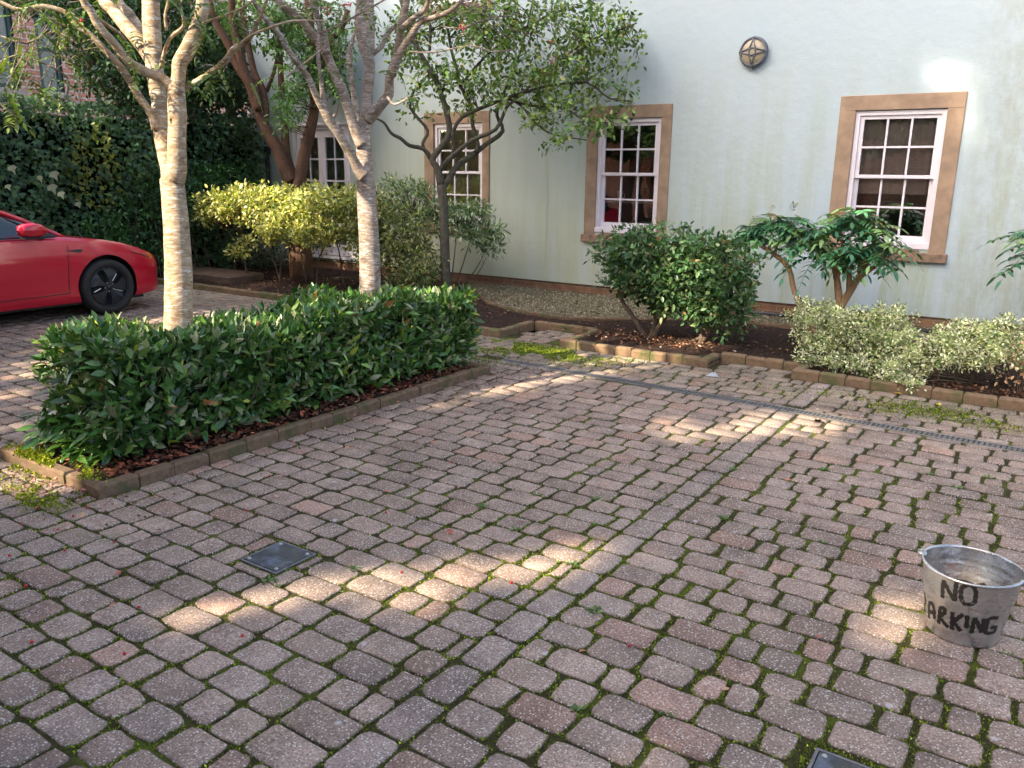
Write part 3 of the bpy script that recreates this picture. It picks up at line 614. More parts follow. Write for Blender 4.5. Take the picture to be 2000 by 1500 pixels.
# openings: x0,x1,z0,z1
W3 = (-2.20, -1.245, .985, 2.48); W2 = (-5.545, -4.60, .985, 2.475); W1 = (-8.45, -7.50, .985, 2.475)
FW_ = (-11.66, -10.30, .28, 2.50)
UP = [(w[0], w[1], 4.2, 5.7) for w in (W1, W2, W3)]
ops = [W1, W2, W3, FW_]+UP
xs = sorted({-12.8, 4.5, -6.34}|{v for o in ops for v in o[:2]}); zs = sorted({.187, 7.5}|{v for o in ops for v in o[2:]})
b = MB()
for i in range(len(xs)-1):
    for j in range(len(zs)-1):
        x0, x1, z0, z1 = xs[i], xs[i+1], zs[j], zs[j+1]
        if any(o[0] <= (x0+x1)/2 <= o[1] and o[2] <= (z0+z1)/2 <= o[3] for o in ops): continue
        b.add([(x0, WY, z0), (x1, WY, z0), (x1, WY, z1), (x0, WY, z1)], [(0, 1, 2, 3)])
for o in ops:                                         # reveals
    x0, x1, z0, z1 = o; d = .16
    b.add([(x0, WY, z0), (x0, WY+d, z0), (x0, WY+d, z1), (x0, WY, z1)], [(0, 1, 2, 3)])
    b.add([(x1, WY, z0), (x1, WY+d, z0), (x1, WY+d, z1), (x1, WY, z1)], [(3, 2, 1, 0)])
    b.add([(x0, WY, z1), (x1, WY, z1), (x1, WY+d, z1), (x0, WY+d, z1)], [(0, 3, 2, 1)])
    b.add([(x0, WY, z0), (x1, WY, z0), (x1, WY+d, z0), (x0, WY+d, z0)], [(0, 1, 2, 3)])
b.add([(-12.8, WY, .187), (-12.8, WY+8, .187), (-12.8, WY+8, 7.5), (-12.8, WY, 7.5)], [(0, 1, 2, 3)])
b.add([(4.5, WY, .187), (4.5, WY+8, .187), (4.5, WY+8, 7.5), (4.5, WY, 7.5)], [(3, 2, 1, 0)])
b.add([(-12.8, WY+8, .187), (4.5, WY+8, .187), (4.5, WY+8, 7.5), (-12.8, WY+8, 7.5)], [(3, 2, 1, 0)])
b.add([(-12.8, WY, .187), (4.5, WY, .187), (4.5, WY+.05, .187), (-12.8, WY+.05, .187)], [(3, 2, 1, 0)])
b.box(-6.352, WY-.004, .2, -6.340, WY+.001, 3.9)       # movement joint bead
HP(b, 'wall', M['stucco'])
b = MB(); b.box(-12.79, WY+.022, -.02, 4.49, WY+.2, .186); HP(b, 'plinth', M['plinth'])
b = MB(); b.add([(-13.2, WY-.45, 7.5), (4.9, WY-.45, 7.5), (4.9, WY+4, 10.5), (-13.2, WY+4, 10.5), (-13.2, WY+8.4, 7.5), (4.9, WY+8.4, 7.5), (-13.2, WY-.45, 7.4), (4.9, WY-.45, 7.4)],
    [(0, 1, 2, 3), (3, 2, 5, 4), (0, 3, 4), (1, 5, 2), (6, 7, 1, 0), (6, 4, 5, 7)]); HP(b, 'roof', M['black'])
b = MB(); b.box(-12.6, WY+2.2, .1, 4.4, WY+2.3, 7.4); b.box(-12.6, WY+.3, .15, 4.4, WY+2.2, .18); HP(b, 'interior_wall', M['room'])
b = MB(); b.tube([(-12.32, WY-.06, 0, .035), (-12.32, WY-.06, 2.05, .035)], 10, smooth=1); b.box(-12.37, WY-.11, 2.02, -12.27, WY-.01, 2.16); HP(b, 'dark_upright', M['darkpipe'])  # dark upright tube with a box head near the left corner

def sash_window(o, blind=None, btop=1.0, mug=False, sill_l=0, sw=(.165, .165), top=.165, full=True):
    x0, x1, z0, z1 = o; e = 0.0
    # sandstone surround: the window part itself, its pieces below it
    b = MB(); a0, a1 = x0-sw[0], x1+sw[1]; pr = WY-.018
    b.bbox(a0, pr, z0-.16, x0+.004, WY+.05, z1, .006); b.bbox(x1-.004, pr, z0-.16, a1, WY+.05, z1, .006)
    b.bbox(a0, pr, z1+.002, a1, WY+.05, z1+top, .006)
    sur = HP(b, 'window', M['stone'])
    b = MB(); b.bbox(a0-.03, WY-.05, z0-.175, x0+.10, WY+.03, z0-.075, .008); b.bbox(x1-.10, WY-.05, z0-.175, a1+.03, WY+.03, z0-.075, .008)
    b.bbox(x0+.101, WY-.045, z0-.175, x1-.101, WY+.08, z0-.04, .008); HP(b, 'sill', M['darkstone'], sur)
    f = .055; yb = WY+.012
    b = MB(); b.box(x0+.006, yb, z0+.03, x0+f, yb+.1, z1-.008); b.box(x1-f, yb, z0+.03, x1-.006, yb+.1, z1-.008); b.box(x0+f, yb, z1-f, x1-f, yb+.1, z1-.008)
    b.bbox(x0+.004, yb-.022, z0-.035, x1-.004, yb+.1, z0+.03, .004); HP(b, 'frame', M['white'], sur)
    zm = z0+(z1-z0)*.50
    for nm, za, zb, yy in (('upper_sash', zm-.002, z1-f-.002, yb+.022), ('lower_sash', z0+.032, zm+.03, yb+.062)):
        b = MB(); r = .042; xa, xb = x0+f+.002, x1-f-.002; rb = .07 if nm == 'lower_sash' else .038
        b.box(xa, yy, za, xa+r, yy+.036, zb); b.box(xb-r, yy, za, xb, yy+.036, zb)
        b.box(xa+r, yy, zb-r+.002, xb-r, yy+.036, zb); b.box(xa+r, yy, za, xb-r, yy+.036, za+rb)
        gx0, gx1, gz0, gz1 = xa+r, xb-r, za+rb, zb-r+.002; mw = .011
        for k in (1, 2): xm = gx0+(gx1-gx0)*k/3; b.box(xm-mw, yy+.002, gz0, xm+mw, yy+.034, gz1)
        zc = (gz0+gz1)/2; 
        for k in range(3):
            u0 = gx0+(gx1-gx0)*k/3+(mw if k else 0); u1 = gx0+(gx1-gx0)*(k+1)/3-(mw if k < 2 else 0); b.box(u0, yy+.003, zc-mw, u1, yy+.033, zc+mw)
        HP(b, nm, M['white'], sur)
        b = MB()
        for k in range(3):                            # each pane sits at its own slight angle
            for q in range(2):
                u0 = gx0+(gx1-gx0)*k/3; u1 = gx0+(gx1-gx0)*(k+1)/3; w0 = gz0 if q == 0 else zc; w1 = zc if q == 0 else gz1; t1, t2 = random.uniform(-.0012, .0012), random.uniform(-.0012, .0012)
                yg = yy+.018; b.add([(u0, yg-t1-t2, w0), (u1, yg+t1-t2, w0), (u1, yg+t1+t2, w1), (u0, yg-t1+t2, w1)], [(0, 1, 2, 3)])
        HP(b, 'glass', M['glass'], sur)
    if blind:
        b = MB(); nf = 16; zt, zb_ = z1-.05, z0+(z1-z0)*(1-btop)
        for k in range(nf):
            u0, u1 = x0+.03+(x1-x0-.06)*k/nf, x0+.03+(x1-x0-.06)*(k+1)/nf; yo = .135+(.02 if k % 2 else 0); y2 = .135+(0 if k % 2 else .02)
            b.add([(u0, WY+yo, zb_), (u1, WY+y2, zb_), (u1, WY+y2, zt), (u0, WY+yo, zt)], [(0, 1, 2, 3)])
        HP(b, 'curtain', M[blind], sur)
    if mug:
        t = thing('mug', 'small white mug standing inside on the ledge of the middle sash window', 'mug', loc=(x0+.28, WY+.2, z0+.40))
        b = MB(); b.lathe([(0, 0), (.034, 0), (.042, .13), (.037, .13), (.03, .01), (0, .01)], seg=18); b.build('cup', M['white'], t, True)
        b = MB(); b.tube([(.038, 0, .10, .006), (.07, 0, .09, .006), (.068, 0, .045, .006), (.036, 0, .03, .006)], 6); b.build('handle', M['white'], t, True)
        b = MB(); b.bbox(x0+.08, WY+.15, z0+.37, x1-.05, WY+.32, z0+.398); HP(b, 'inner_ledge', M['white'], sur)
    return sur
sash_window(W1, 'blind', 1.0, sw=(.19, .13)); sash_window(W2, None, mug=True, sw=(.165, .145)); sash_window(W3, 'blindgrey', .62, sw=(.175, .165))
for u in UP: sash_window(u, 'curtain')
# glazed garden doors
x0, x1, z0, z1 = FW_
b = MB(); y0 = WY-.01
b.box(x0-.02, y0, z0, x0+.06, WY+.09, z1); b.box(x1-.06, y0, z0, x1+.02, WY+.09, z1); b.box(x0+.06, y0, z1-.06, x1-.06, WY+.09, z1); b.bbox(x0-.08, WY-.05, z1+.002, x1+.22, WY+.04, z1+.045); b.bbox(x0-.05, WY-.04, z0-.05, x1+.05, WY+.12, z0)
gd = HP(b, 'door_frame', M['white'])
for q in range(2):
    xa = x0+.062+q*(x1-x0-.124)/2; xb = xa+(x1-x0-.124)/2-.004; yy = WY+.02; r = .085
    b = MB(); b.box(xa, yy, z0+.01, xa+r, yy+.045, z1-.062); b.box(xb-r, yy, z0+.01, xb, yy+.045, z1-.062); b.box(xa+r, yy, z1-.062-.13, xb-r, yy+.045, z1-.062); b.box(xa+r, yy, z0+.01, xb-r, yy+.045, z0+.2)
    g0, g1, h0, h1 = xa+r, xb-r, z0+.2, z1-.192
    b.box((g0+g1)/2-.013, yy+.004, h0, (g0+g1)/2+.013, yy+.04, h1)
    for k in range(1, 5):
        zc = h0+(h1-h0)*k/5
        b.box(g0, yy+.005, zc-.013, (g0+g1)/2-.013, yy+.039, zc+.013); b.box((g0+g1)/2+.013, yy+.005, zc-.013, g1, yy+.039, zc+.013)
    HP(b, 'glazed_door', M['white'], gd)
    b = MB(); b.add([(g0, yy+.02, h0), (g1, yy+.02, h0), (g1, yy+.02, h1), (g0, yy+.02, h1)], [(0, 1, 2, 3)]); HP(b, 'glass', M['glass'], gd)
    b = MB()
    for k in range(18):
        u0, u1 = g0-.03+(g1-g0+.06)*k/18, g0-.03+(g1-g0+.06)*(k+1)/18; ya, yb = (.09, .125) if k % 2 else (.125, .09)
        b.add([(u0, WY+ya, z0+.1), (u1, WY+yb, z0+.1), (u1, WY+yb, z1-.07), (u0, WY+ya, z1-.07)], [(0, 1, 2, 3)])
    HP(b, 'curtain', M['curtain'], gd)

# round bulkhead lamp on the wall
lampt = thing('wall_lamp', 'round caged bulkhead lamp with amber lens high on the rendered wall', 'lamp', loc=(-3.44, WY, 3.19))
M['lens'] = simple('amber_lens', (.36, .30, .20), .35, var=.1, vs=12); M['lampmetal'] = simple('weathered_bronze', (.13, .14, .165), .5, .5, var=.3, vs=30)
b = MB(); b.lathe([(0, -.001), (.155, -.001), (.172, -.02), (.176, -.05), (.165, -.075), (.148, -.085), (.146, -.07)], ax='y', seg=40); b.build('rim', M['lampmetal'], lampt, True)
b = MB(); b.lathe([(.148, -.065), (.12, -.085), (.08, -.098), (.03, -.103), (0, -.104)], ax='y', seg=32); b.build('lens', M['lens'], lampt, True)
b = MB(); ring = [(.042*math.cos(t), -.108, .042*math.sin(t), .010) for t in np.linspace(0, 2*math.pi, 17)]; b.tube(ring, 6, smooth=1)
for k in range(4):
    t = k*math.pi/2
    for sg in (-1, 1):
        pts = []
        for u in np.linspace(0, 1, 6):
            r = .04+u*.115; w = sg*(.03*(1-u)**1.5+.006); pts.append((r*math.cos(t)-w*math.sin(t), -.108+.035*u*u, r*math.sin(t)+w*math.cos(t), .009))
        b.tube(pts, 5, smooth=1)
    b.lathe([(0, -.018), (.014, -.012), (.014, .012), (0, .018)], (.158*math.cos(t), -.07, .158*math.sin(t)), 'y', 8)
b.build('cage', M['lampmetal'], lampt, True)
b = MB(); b.tube([(0, -.02, -.16, .01), (0, -.02, -.205, .008)], 8, smooth=1); b.build('cable_gland', M['lampmetal'], lampt, True)

# ------------------------------------------------------------------ other buildings
def far_house(name, label, x, y0, y1, h, wins, face=1):
    t = thing(name, label, 'building', loc=(x, (y0+y1)/2, 0)); ym = (y0+y1)/2
    ys = sorted({y0, y1}|{v for w in wins for v in w[:2]}); zs = sorted({0, h}|{v for w in wins for v in w[2:]})
    b = MB()
    for i in range(len(ys)-1):
        for j in range(len(zs)-1):
            a, c, d, e = ys[i], ys[i+1], zs[j], zs[j+1]
            if any(w[0] <= (a+c)/2 <= w[1] and w[2] <= (d+e)/2 <= w[3] for w in wins): continue
            b.add([(0, a-ym, d), (0, c-ym, d), (0, c-ym, e), (0, a-ym, e)], [(0, 1, 2, 3)])
    b.box(-8, y0-ym, 0, -.4, y1-ym, h)
    b.build('wall', M['farbrick'], t)
    b = MB(); b.box(0, y0-ym, 3.18, .05, y1-ym, 3.30); b.build('string_course', M['stone2'], t)
    b = MB(); b.add([(.5, y0-ym-.3, h), (.5, y1-ym+.3, h), (-4, y1-ym+.3, h+3), (-4, y0-ym-.3, h+3), (-8.5, y0-ym-.3, h), (-8.5, y1-ym+.3, h)], [(0, 1, 2, 3), (3, 2, 5, 4), (0, 3, 4), (1, 5, 2), (0, 4, 5, 1)]); b.build('roof', M['black'], t)
    for a, c, d, e in wins:
        b = MB(); f = .09; b.box(-.14, a-ym, d, -.05, a-ym+f, e); b.box(-.14, c-ym-f, d, -.05, c-ym, e); b.box(-.14, a-ym+f, e-f, -.05, c-ym-f, e); b.box(-.14, a-ym+f, d, -.05, c-ym-f, d+f); b.box(-.13, a-ym+f, (d+e)/2-.03, -.06, c-ym-f, (d+e)/2+.03)
        w = b.build('window', M['greenpaint'], t)
        b = MB(); b.add([(-.1, a-ym+.05, d+.05), (-.1, c-ym-.05, d+.05), (-.1, c-ym-.05, e-.05), (-.1, a-ym+.05, e-.05)], [(0, 1, 2, 3)]); b.build('pane', M['pane'], w)
        b = MB(); b.bbox(-.15, a-ym-.08, d-.13, .09, c-ym+.08, d-.002); b.build('sill', M['stone2'], w)
    return t
M['stone2'] = simple('pale_stone', (.48, .42, .36), .8, var=.1)
M['pane'] = simple('dark_glass_pane', (.10, .14, .17), .05, spec=1.0)
far_house('brick_house', 'red brick house with dark green windows seen beyond the ivy hedge', -20, 4.5, 22, 8,
          [(9.20, 9.95, 3.46, 5.3), (10.42, 10.95, 3.46, 5.3), (7.6, 8.3, 3.46, 5.3), (12.3, 12.9, 3.46, 5.3), (14.2, 14.9, 3.9, 5.4)])
# brick block on the near side of the court, seen only mirrored in the panes
ob = thing('brick_block', 'red brick block with white windows across the court, mirrored in the sash panes', 'building', loc=(-4, -8.5, 0))
b = MB()
for (a, c) in ((-19, -9.6), (-7.9, -6.8), (-1.4, -.35), (2.9, 3.9), (4.6, 9)): b.box(a, -.2, 0, c, .2, 6.6)
b.box(-19, -7, 0, 9, -2.2, 6.6); b.box(-19, -2.2, 3.4, 9, -.21, 6.6); b.build('wall', M['brick'], ob)
b = MB(); b.add([(-19.5, .6, 6.6), (9.5, .6, 6.6), (9.5, -3.5, 9), (-19.5, -3.5, 9), (-19.5, -7.5, 6.6), (9.5, -7.5, 6.6)], [(0, 1, 2, 3), (3, 2, 5, 4), (0, 3, 4), (1, 5, 2), (0, 4, 5, 1)]); b.build('roof', M['black'], ob)
for k, (a, c) in enumerate(((-17, -15.9), (-13.5, -12.4), (6, 7))):
    for z in (1.0, 3.9):
        b = MB(); b.box(a, .2, z, c, .235, z+1.6); w = b.build('window', M['white'], ob)
        b = MB(); b.add([(a+.08, .24, z+.08), (c-.08, .24, z+.08), (c-.08, .24, z+1.52), (a+.08, .24, z+1.52)], [(0, 1, 2, 3)]); b.build('pane', M['pane'], w)
# low stone step at the back of the bed
b = MB(); b.bbox(-12.3, 8.0, 0, -10.6, 8.7, .14, .02); M['step'] = simple('dark_brown_stone', (.13, .08, .05), .9, var=.4, vs=4, bmp=.4, bs_=12)  # dark brown slab with blotchy colour
tag(b.build('stone_step', M['step']), 'low brown stone slab in the shaded bed behind the first pale trunk', 'stone slab')
b = MB(); b.tube([(-3.3, 10.17, .065, .022), (-2.55, 10.16, .075, .022), (-1.8, 10.12, .06, .022), (-1.2, 10.07, .075, .022), (-.4, 10.0, .065, .022), (.6, 9.98, .065, .022)], 8)
tag(b.build('pipe', M['darkpipe'], smooth=True), 'black plastic pipe lying along the foot of the rendered wall', 'pipe')
# ------------------------------------------------------------------ red car (nose towards the house)
M['carpaint'] = simple('red_car_paint', (.56, .002, .026), .3, .12, coat=1.0)
M['tyre'] = simple('tyre_rubber', (.022, .020, .019), .75, var=.2, bmp=.3, bs_=120)
M['rim'] = simple('dark_rim', (.03, .032, .038), .35, .3)
M['silver'] = simple('bright_metal', (.6, .6, .6), .3, 1)
M['carglass'] = simple('car_glass', (.012, .022, .022), .03, spec=1.0)
M['headlamp'] = simple('headlamp_glass', (.03, .03, .035), .35, 0, spec=.3)
car = thing('parked_car', 'red saloon car with black wheels parked beside the ivy hedge, front end towards the house', 'car', loc=(-10.43, 6.34, 0))
XC, YN = -10.43, 6.34
#      t     w     zb   z1   zs    wt   zt
ST = [(0.00, .48, .34, .46, .56, .40, .60), (.03, .62, .26, .45, .60, .50, .64), (.10, .745, .21, .44, .64, .60, .68), (.22, .835, .19, .44, .69, .66, .735), (.40, .885, .18, .45, .765, .70, .80),
      (.62, .905, .17, .48, .835, .72, .865), (.85, .915, .17, .50, .885, .73, .915), (1.10, .92, .17, .50, .915, .74, .95), (1.35, .922, .17, .50, .935, .75, .985), (1.7, .925, .17, .50, .95, .74, 1.0),
      (2.3, .925, .17, .50, .955, .74, 1.0), (3.0, .925, .17, .50, .965, .74, 1.02), (3.6, .922, .17, .50, .975, .72, 1.05), (4.1, .905, .19, .50, .985, .68, 1.10), (4.45, .87, .24, .52, .98, .64, 1.09),
      (4.62, .80, .32, .55, .93, .60, 1.02), (4.69, .66, .42, .58, .82, .50, .88)]
def section(s):
    t, w, zb, z1, zs, wt, zt = s
    half = [(w*.80, zb), (w*.955, zb+.02), (w*.985, zb+.09), (w*.975, z1-.1), (w*.99, z1), (w, z1+.5*(zs-z1)*.5), (w*.993, z1+(zs-z1)*.62), (w*.965, zs-.02), (w*.93, zs+.012), (wt+.06, (zs*.5+zt*.5)), (wt*.7, zt-.005), (wt*.3, zt)]
    return [(x, z) for x, z in half]+[(-x, z) for x, z in reversed(half)]
def lerp_st(t):
    for a, b in zip(ST[:-1], ST[1:]):
        if t <= b[0]: f = (t-a[0])/(b[0]-a[0]); return tuple(p+(q-p)*f for p, q in zip(a, b))
    return ST[-1]
def side_x(t, z):
    h = section(lerp_st(t))[:9]
    for (xa, za), (xb, zb) in zip(h[1:-1], h[2:]):
        if za <= z <= zb: return xa+(xb-xa)*(z-za)/max(zb-za, 1e-6)
    return h[-1][0]
b = MB(); V = []; K = 24; ts = [ST[0][0]]
for a, c in zip(ST[:-1], ST[1:]):
    n = max(1, int((c[0]-a[0])/.09)); ts += [a[0]+(c[0]-a[0])*(i+1)/n for i in range(n)]
for t in ts: V += [(x, -t, z) for x, z in section(lerp_st(t))]
F = []
for i in range(len(ts)-1):
    for j in range(K): k = (j+1) % K; F.append((i*K+j, (i+1)*K+j, (i+1)*K+k, i*K+k))
F.append(tuple(range(K))); F.append(tuple((len(ts)-1)*K+j for j in reversed(range(K))))
b.add(V, F); body = b.build('body', M['carpaint'], car, True)
cut = MB()
for t in (.86, 3.735):
    for sx in (-1, 1):
        seg = 40; V = [(sx*q, -t+.378*math.cos(a), .345+.378*math.sin(a)) for q in (.60, 1.2) for a in np.linspace(0, 2*math.pi, seg, endpoint=False)]
        F = [tuple(range(seg)), tuple(range(2*seg-1, seg-1, -1))]+[(i, i+seg, (i+1) % seg+seg, (i+1) % seg) for i in range(seg)]
        if sx > 0: F = [tuple(reversed(f)) for f in F]
        cut.add(V, F)
co = cut.build('wheel_cut', M['black'], car)
for o_ in (body, co):
    bm = bmesh.new(); bm.from_mesh(o_.data); bmesh.ops.recalc_face_normals(bm, faces=bm.faces); bm.to_mesh(o_.data); bm.free()
md = body.modifiers.new('cut', 'BOOLEAN'); md.operation = 'DIFFERENCE'; md.object = co; md.solver = 'EXACT'
bpy.context.view_layer.update(); dg = bpy.context.evaluated_depsgraph_get(); me = bpy.data.meshes.new_from_object(body.evaluated_get(dg))
body.modifiers.clear(); body.data = me; bpy.data.objects.remove(co, do_unlink=True)
me.materials.clear(); me.materials.append(M['carpaint']); me.materials.append(M['black'])
for p in me.polygons:
    c = p.center; p.material_index = 0
    for t in (.86, 3.735):
        r_ = max(math.hypot(me.vertices[i].co.y+t, me.vertices[i].co.z-.345) for i in p.vertices)
        if r_ < .385 and abs(c.x) > .55:
            p.material_index = 1
ev = me.attributes.get('sharp_edge')
try:
    bm = bmesh.new(); bm.from_mesh(me)
    for e in bm.edges:
        if len(e.link_faces) == 2 and e.calc_face_angle(0) > R(34): e.smooth = False
    bm.to_mesh(me); bm.free()
except Exception: pass
# greenhouse: t, wb, zb, wt, zt
GH = [(1.28, .80, .955, .70, .975), (1.55, .845, .955, .66, 1.12), (1.85, .86, .96, .63, 1.26), (2.15, .86, .965, .61, 1.365), (2.45, .86, .965, .60, 1.42), (2.8, .86, .97, .60, 1.44), (3.2, .855, .975, .59, 1.42), (3.6, .84, .98, .575, 1.35), (4.0, .80, .99, .55, 1.235), (4.3, .72, 1.02, .52, 1.10)]
b = MB(); V = []
for t, wb, zb, wt, zt in GH:
    h = [(wb, zb), (wb*.66+wt*.36, zb*.55+zt*.45), (wt+.012, zt-.035), (wt*.72, zt-.008), (wt*.25, zt)]; V += [(x, -t, z) for x, z in h]+[(-x, -t, z) for x, z in reversed(h)]
F = []
for i in range(len(GH)-1):
    for j in range(9): F.append((i*10+j, (i+1)*10+j, (i+1)*10+j+1, i*10+j+1))
F.append(tuple(range(10))); b.add(V, F); b.build('cabin_glass', M['carglass'], car, True)
for sx in (-1, 1):
    b = MB(); rail = [(sx*(g[3]+.02), -g[0], g[4]-.028, .028 if i else .03) for i, g in enumerate(GH)]
    b.tube([(sx*.80, -1.28, .945, .022)]+[(sx*.765, -1.42, 1.015, .028)]+rail[1:], 8, smooth=2); b.build('roof_rail', M['carpaint'], car, True)
    b = MB(); b.tube([(sx*.872, -1.42, .962, .010), (sx*.878, -2.2, .972, .010), (sx*.872, -3.3, .985, .010), (sx*.83, -4.0, 1.0, .009)], 6); b.build('window_trim', M['black'], car, True)
    b = MB(); b.add([(sx*.872, -1.40, .965), (sx*.868, -1.60, .966), (sx*.79, -1.60, 1.085)], [(0, 1, 2)]); b.build('quarter_panel', M['black'], car)
    # mirror
    mr = MB(); th = np.linspace(0, 2*math.pi, 17)[:-1]; V = []; prof = [(-.15, .2), (-.135, .7), (-.08, .95), (0, 1), (.07, .92), (.13, .66), (.165, .25)]
    for u, k in prof:
        for a in th: V.append((sx*1.0+.075*k*np.sign(math.cos(a))*abs(math.cos(a))**.7, -1.73+u, 1.055+.078*k*np.sign(math.sin(a))*abs(math.sin(a))**.7-.012*(1-k)))
    n = 16; F = [(i*n+j, i*n+(j+1) % n, (i+1)*n+(j+1) % n, (i+1)*n+j) for i in range(6) for j in range(n)]+[tuple(range(n)), tuple(reversed(range(6*n, 7*n)))]
    mr.add(V, F); m_ = mr.build('wing_mirror', M['carpaint'], car, True)
    b = MB(); b.bbox(sx*1.0-.055, -1.84, .962, sx*1.0+.055, -1.62, .985, .006); b.tube([(sx*.99, -1.67, .975, .022), (sx*.90, -1.60, .965, .02), (sx*.85, -1.55, .962, .025)], 8); b.build('mirror_foot', M['black'], m_, False)
    # door seams and sill
    def seam(pts, w=.005, nm='door_seam'):
        b = MB(); V = []
        for i, (t, z) in enumerate(pts):
            q = pts[min(i+1, len(pts)-1)]; p = pts[max(i-1, 0)]; dt, dz = q[0]-p[0], q[1]-p[1]; L = math.hypot(dt, dz); nt_, nz_ = -dz/L*w, dt/L*w
            for s_ in (-1, 1): V.append((sx*(side_x(t, z)+.0018), -(t+s_*nt_), z+s_*nz_))
        b.add(V, [(2*i, 2*i+1, 2*i+3, 2*i+2) for i in range(len(pts)-1)]); b.build(nm, M['black'], car)
    seam([(1.30, .93), (1.305, .85), (1.32, .75), (1.335, .62), (1.34, .5), (1.34, .4), (1.34, .31)])
    seam([(1.34, .31), (1.6, .305), (2.0, .30), (2.4, .30), (2.9, .31), (3.2, .36)]); seam([(2.42, .95), (2.44, .8), (2.45, .6), (2.45, .4), (2.44, .305)])
    b = MB(); V = [(t, z) for t, z in ((1.14, .800), (1.16, .808), (1.20, .809), (1.29, .803), (1.36, .800), (1.29, .792), (1.215, .775), (1.175, .772), (1.15, .785))]
    b.add([(sx*(side_x(t, z)+.006), -t, z) for t, z in V]+[(sx*(side_x(t, z)-.01), -t, z) for t, z in V], [tuple(range(9)), tuple(range(17, 8, -1))]+[(i, i+9, (i+1) % 9+9, (i+1) % 9) for i in range(9)]); b.build('side_camera', M['black'], car)
    b = MB(); P = [(.20, .632), (.28, .665), (.40, .702), (.56, .745), (.48, .712), (.36, .675), (.26, .64)]
    b.add([(sx*(side_x(t, z)+.003), -t, z) for t, z in P], [tuple(range(7))]); b.build('headlight', M['headlamp'], car)
b = MB(); b.box(-.78, -4.4, .15, .78, -.35, .3); b.box(-.60, -.6, .3, .60, -.05+.0, .32); b.build('underbody', M['black'], car)
def wheel(sx, t):
    cx = sx*.80; c = (cx, -t, .335)
    b = MB(); b.lathe([(.232, sx*-.11), (.30, sx*-.115), (.328, sx*-.095), (.335, sx*-.05), (.335, sx*.05), (.329, sx*.085), (.315, sx*.108), (.28, sx*.117), (.245, sx*.108), (.236, sx*.09)], c, 'x', 56)
    w = b.build('wheel', M['tyre'], car, True)
    b = MB(); b.lathe([(.238, sx*.10), (.232, sx*.112), (.226, sx*.10), (.224, sx*.05), (.08, sx*.035), (0, sx*.035)], c, 'x', 48); b.build('rim', M['rim'], w, True)
    for k in range(5):
        a0 = R(72*k+8); b = MB(); V = []
        for (r, d) in ((.035, -.42), (.10, -.30), (.16, -.36), (.222, -.43), (.226, 0), (.222, .43), (.16, .33), (.10, .22), (.035, .42)):
            V.append((cx+sx*(.106-(.012 if r > .2 else 0)+(.006 if r < .12 else 0)), -t+r*math.cos(a0+d), .335+r*math.sin(a0+d)))
        V2 = [(x-sx*.02, y, z) for x, y, z in V]; b.add(V+V2, [tuple(range(9)), tuple(range(17, 8, -1))]+[(i, i+9, (i+1) % 9+9, (i+1) % 9) for i in range(9)]); b.build('wheel_cover_blade', M['rim'], w)
        a1 = a0+R(36); b = MB(); b.tube([(cx+sx*.07, -t+.09*math.cos(a1), .335+.09*math.sin(a1), .006), (cx+sx*.08, -t+.19*math.cos(a1+.12), .335+.19*math.sin(a1+.12), .006)], 5, smooth=1); b.build('spoke', M['rim'] if k % 2 else M['silver'], w)
        b = MB(); b.lathe([(0, .0), (.008, 0), (.008, sx*.02), (0, sx*.02)], (cx+sx*.09, -t+.055*math.cos(a1), .335+.055*math.sin(a1)), 'x', 8); b.build('wheel_nut', M['silver'], w)
    b = MB(); b.lathe([(.034, sx*.10), (.03, sx*.118), (0, sx*.12)], c, 'x', 20); b.build('hub_cap', M['rim'], w, True)
for sx in (1, -1):
    for t in (.86, 3.735): wheel(sx, t)

# ------------------------------------------------------------------ bucket
def galv():
    m, nt, b = newmat('galvanised_steel'); k = noise(nt, 14, 5, .6); v = N(nt, 'ShaderNodeTexVoronoi'); v.inputs['Scale'].default_value = 60
    c = mixc(nt, (.36, .36, .36), (.58, .58, .59), k); c = mixc(nt, c, v.outputs['Color'], .06)
    st = ramp(nt, noise(nt, 9, 6, .7, sc=(1, 1, .5)), [(.5, 0.0), (.72, .5)]); c = mixc(nt, c, (.36, .31, .28), st)
    nt.links.new(c, b.inputs['Base Color']); b.inputs['Metallic'].default_value = .85; b.inputs['Roughness'].default_value = .42
    nt.links.new(ramp(nt, k, [(.3, .18), (.7, .36)]), b.inputs['Roughness']); bump(nt, b, noise(nt, 9, 3), .5, .02); return m
M['galv'] = galv(); M['paint'] = simple('black_marker_paint', (.012, .011, .011), .45)
BX, BY, BR0, BR1, BH = -.1026, 3.3505, .1243, .1729, .2798
bk = thing('bucket', 'galvanised metal bucket hand painted NO PARKING in black, standing on the paving', 'bucket', loc=(BX, BY, 0))
rad = lambda z: BR0+(BR1-BR0)*z/BH
prof = [(0, .012), (BR0-.006, .012), (BR0-.004, .002), (BR0+.003, .002), (BR0+.004, .012)]
for z in np.linspace(.02, .272, 40):
    r = rad(z)
    for zc in (.052, .178, .200, .222): r += .0022*math.exp(-((z-zc)/.0045)**2)
    prof.append((r, z))
prof += [(BR1+.003, .2745), (BR1+.006, .279), (BR1+.003, .2835), (BR1-.002, .2825), (BR1-.003, .276)]
for z in np.linspace(.265, .02, 30):
    r = rad(z)-.0015
    for zc in (.178, .200, .222): r += .0022*math.exp(-((z-zc)/.0045)**2)
    prof.append((r, z))
prof.append((0, .016))
b = MB(); b.lathe(prof, seg=96)
v = b.v[0]; a = np.arctan2(v[:, 1], v[:, 0]); f = 1+.012*np.sin(3*a+1)*(v[:, 2]/.28)**2+.006*np.sin(7*a)*(v[:, 2]/.28)**3; v[:, 0] *= f; v[:, 1] *= f
b.build('body', M['galv'], bk, True)
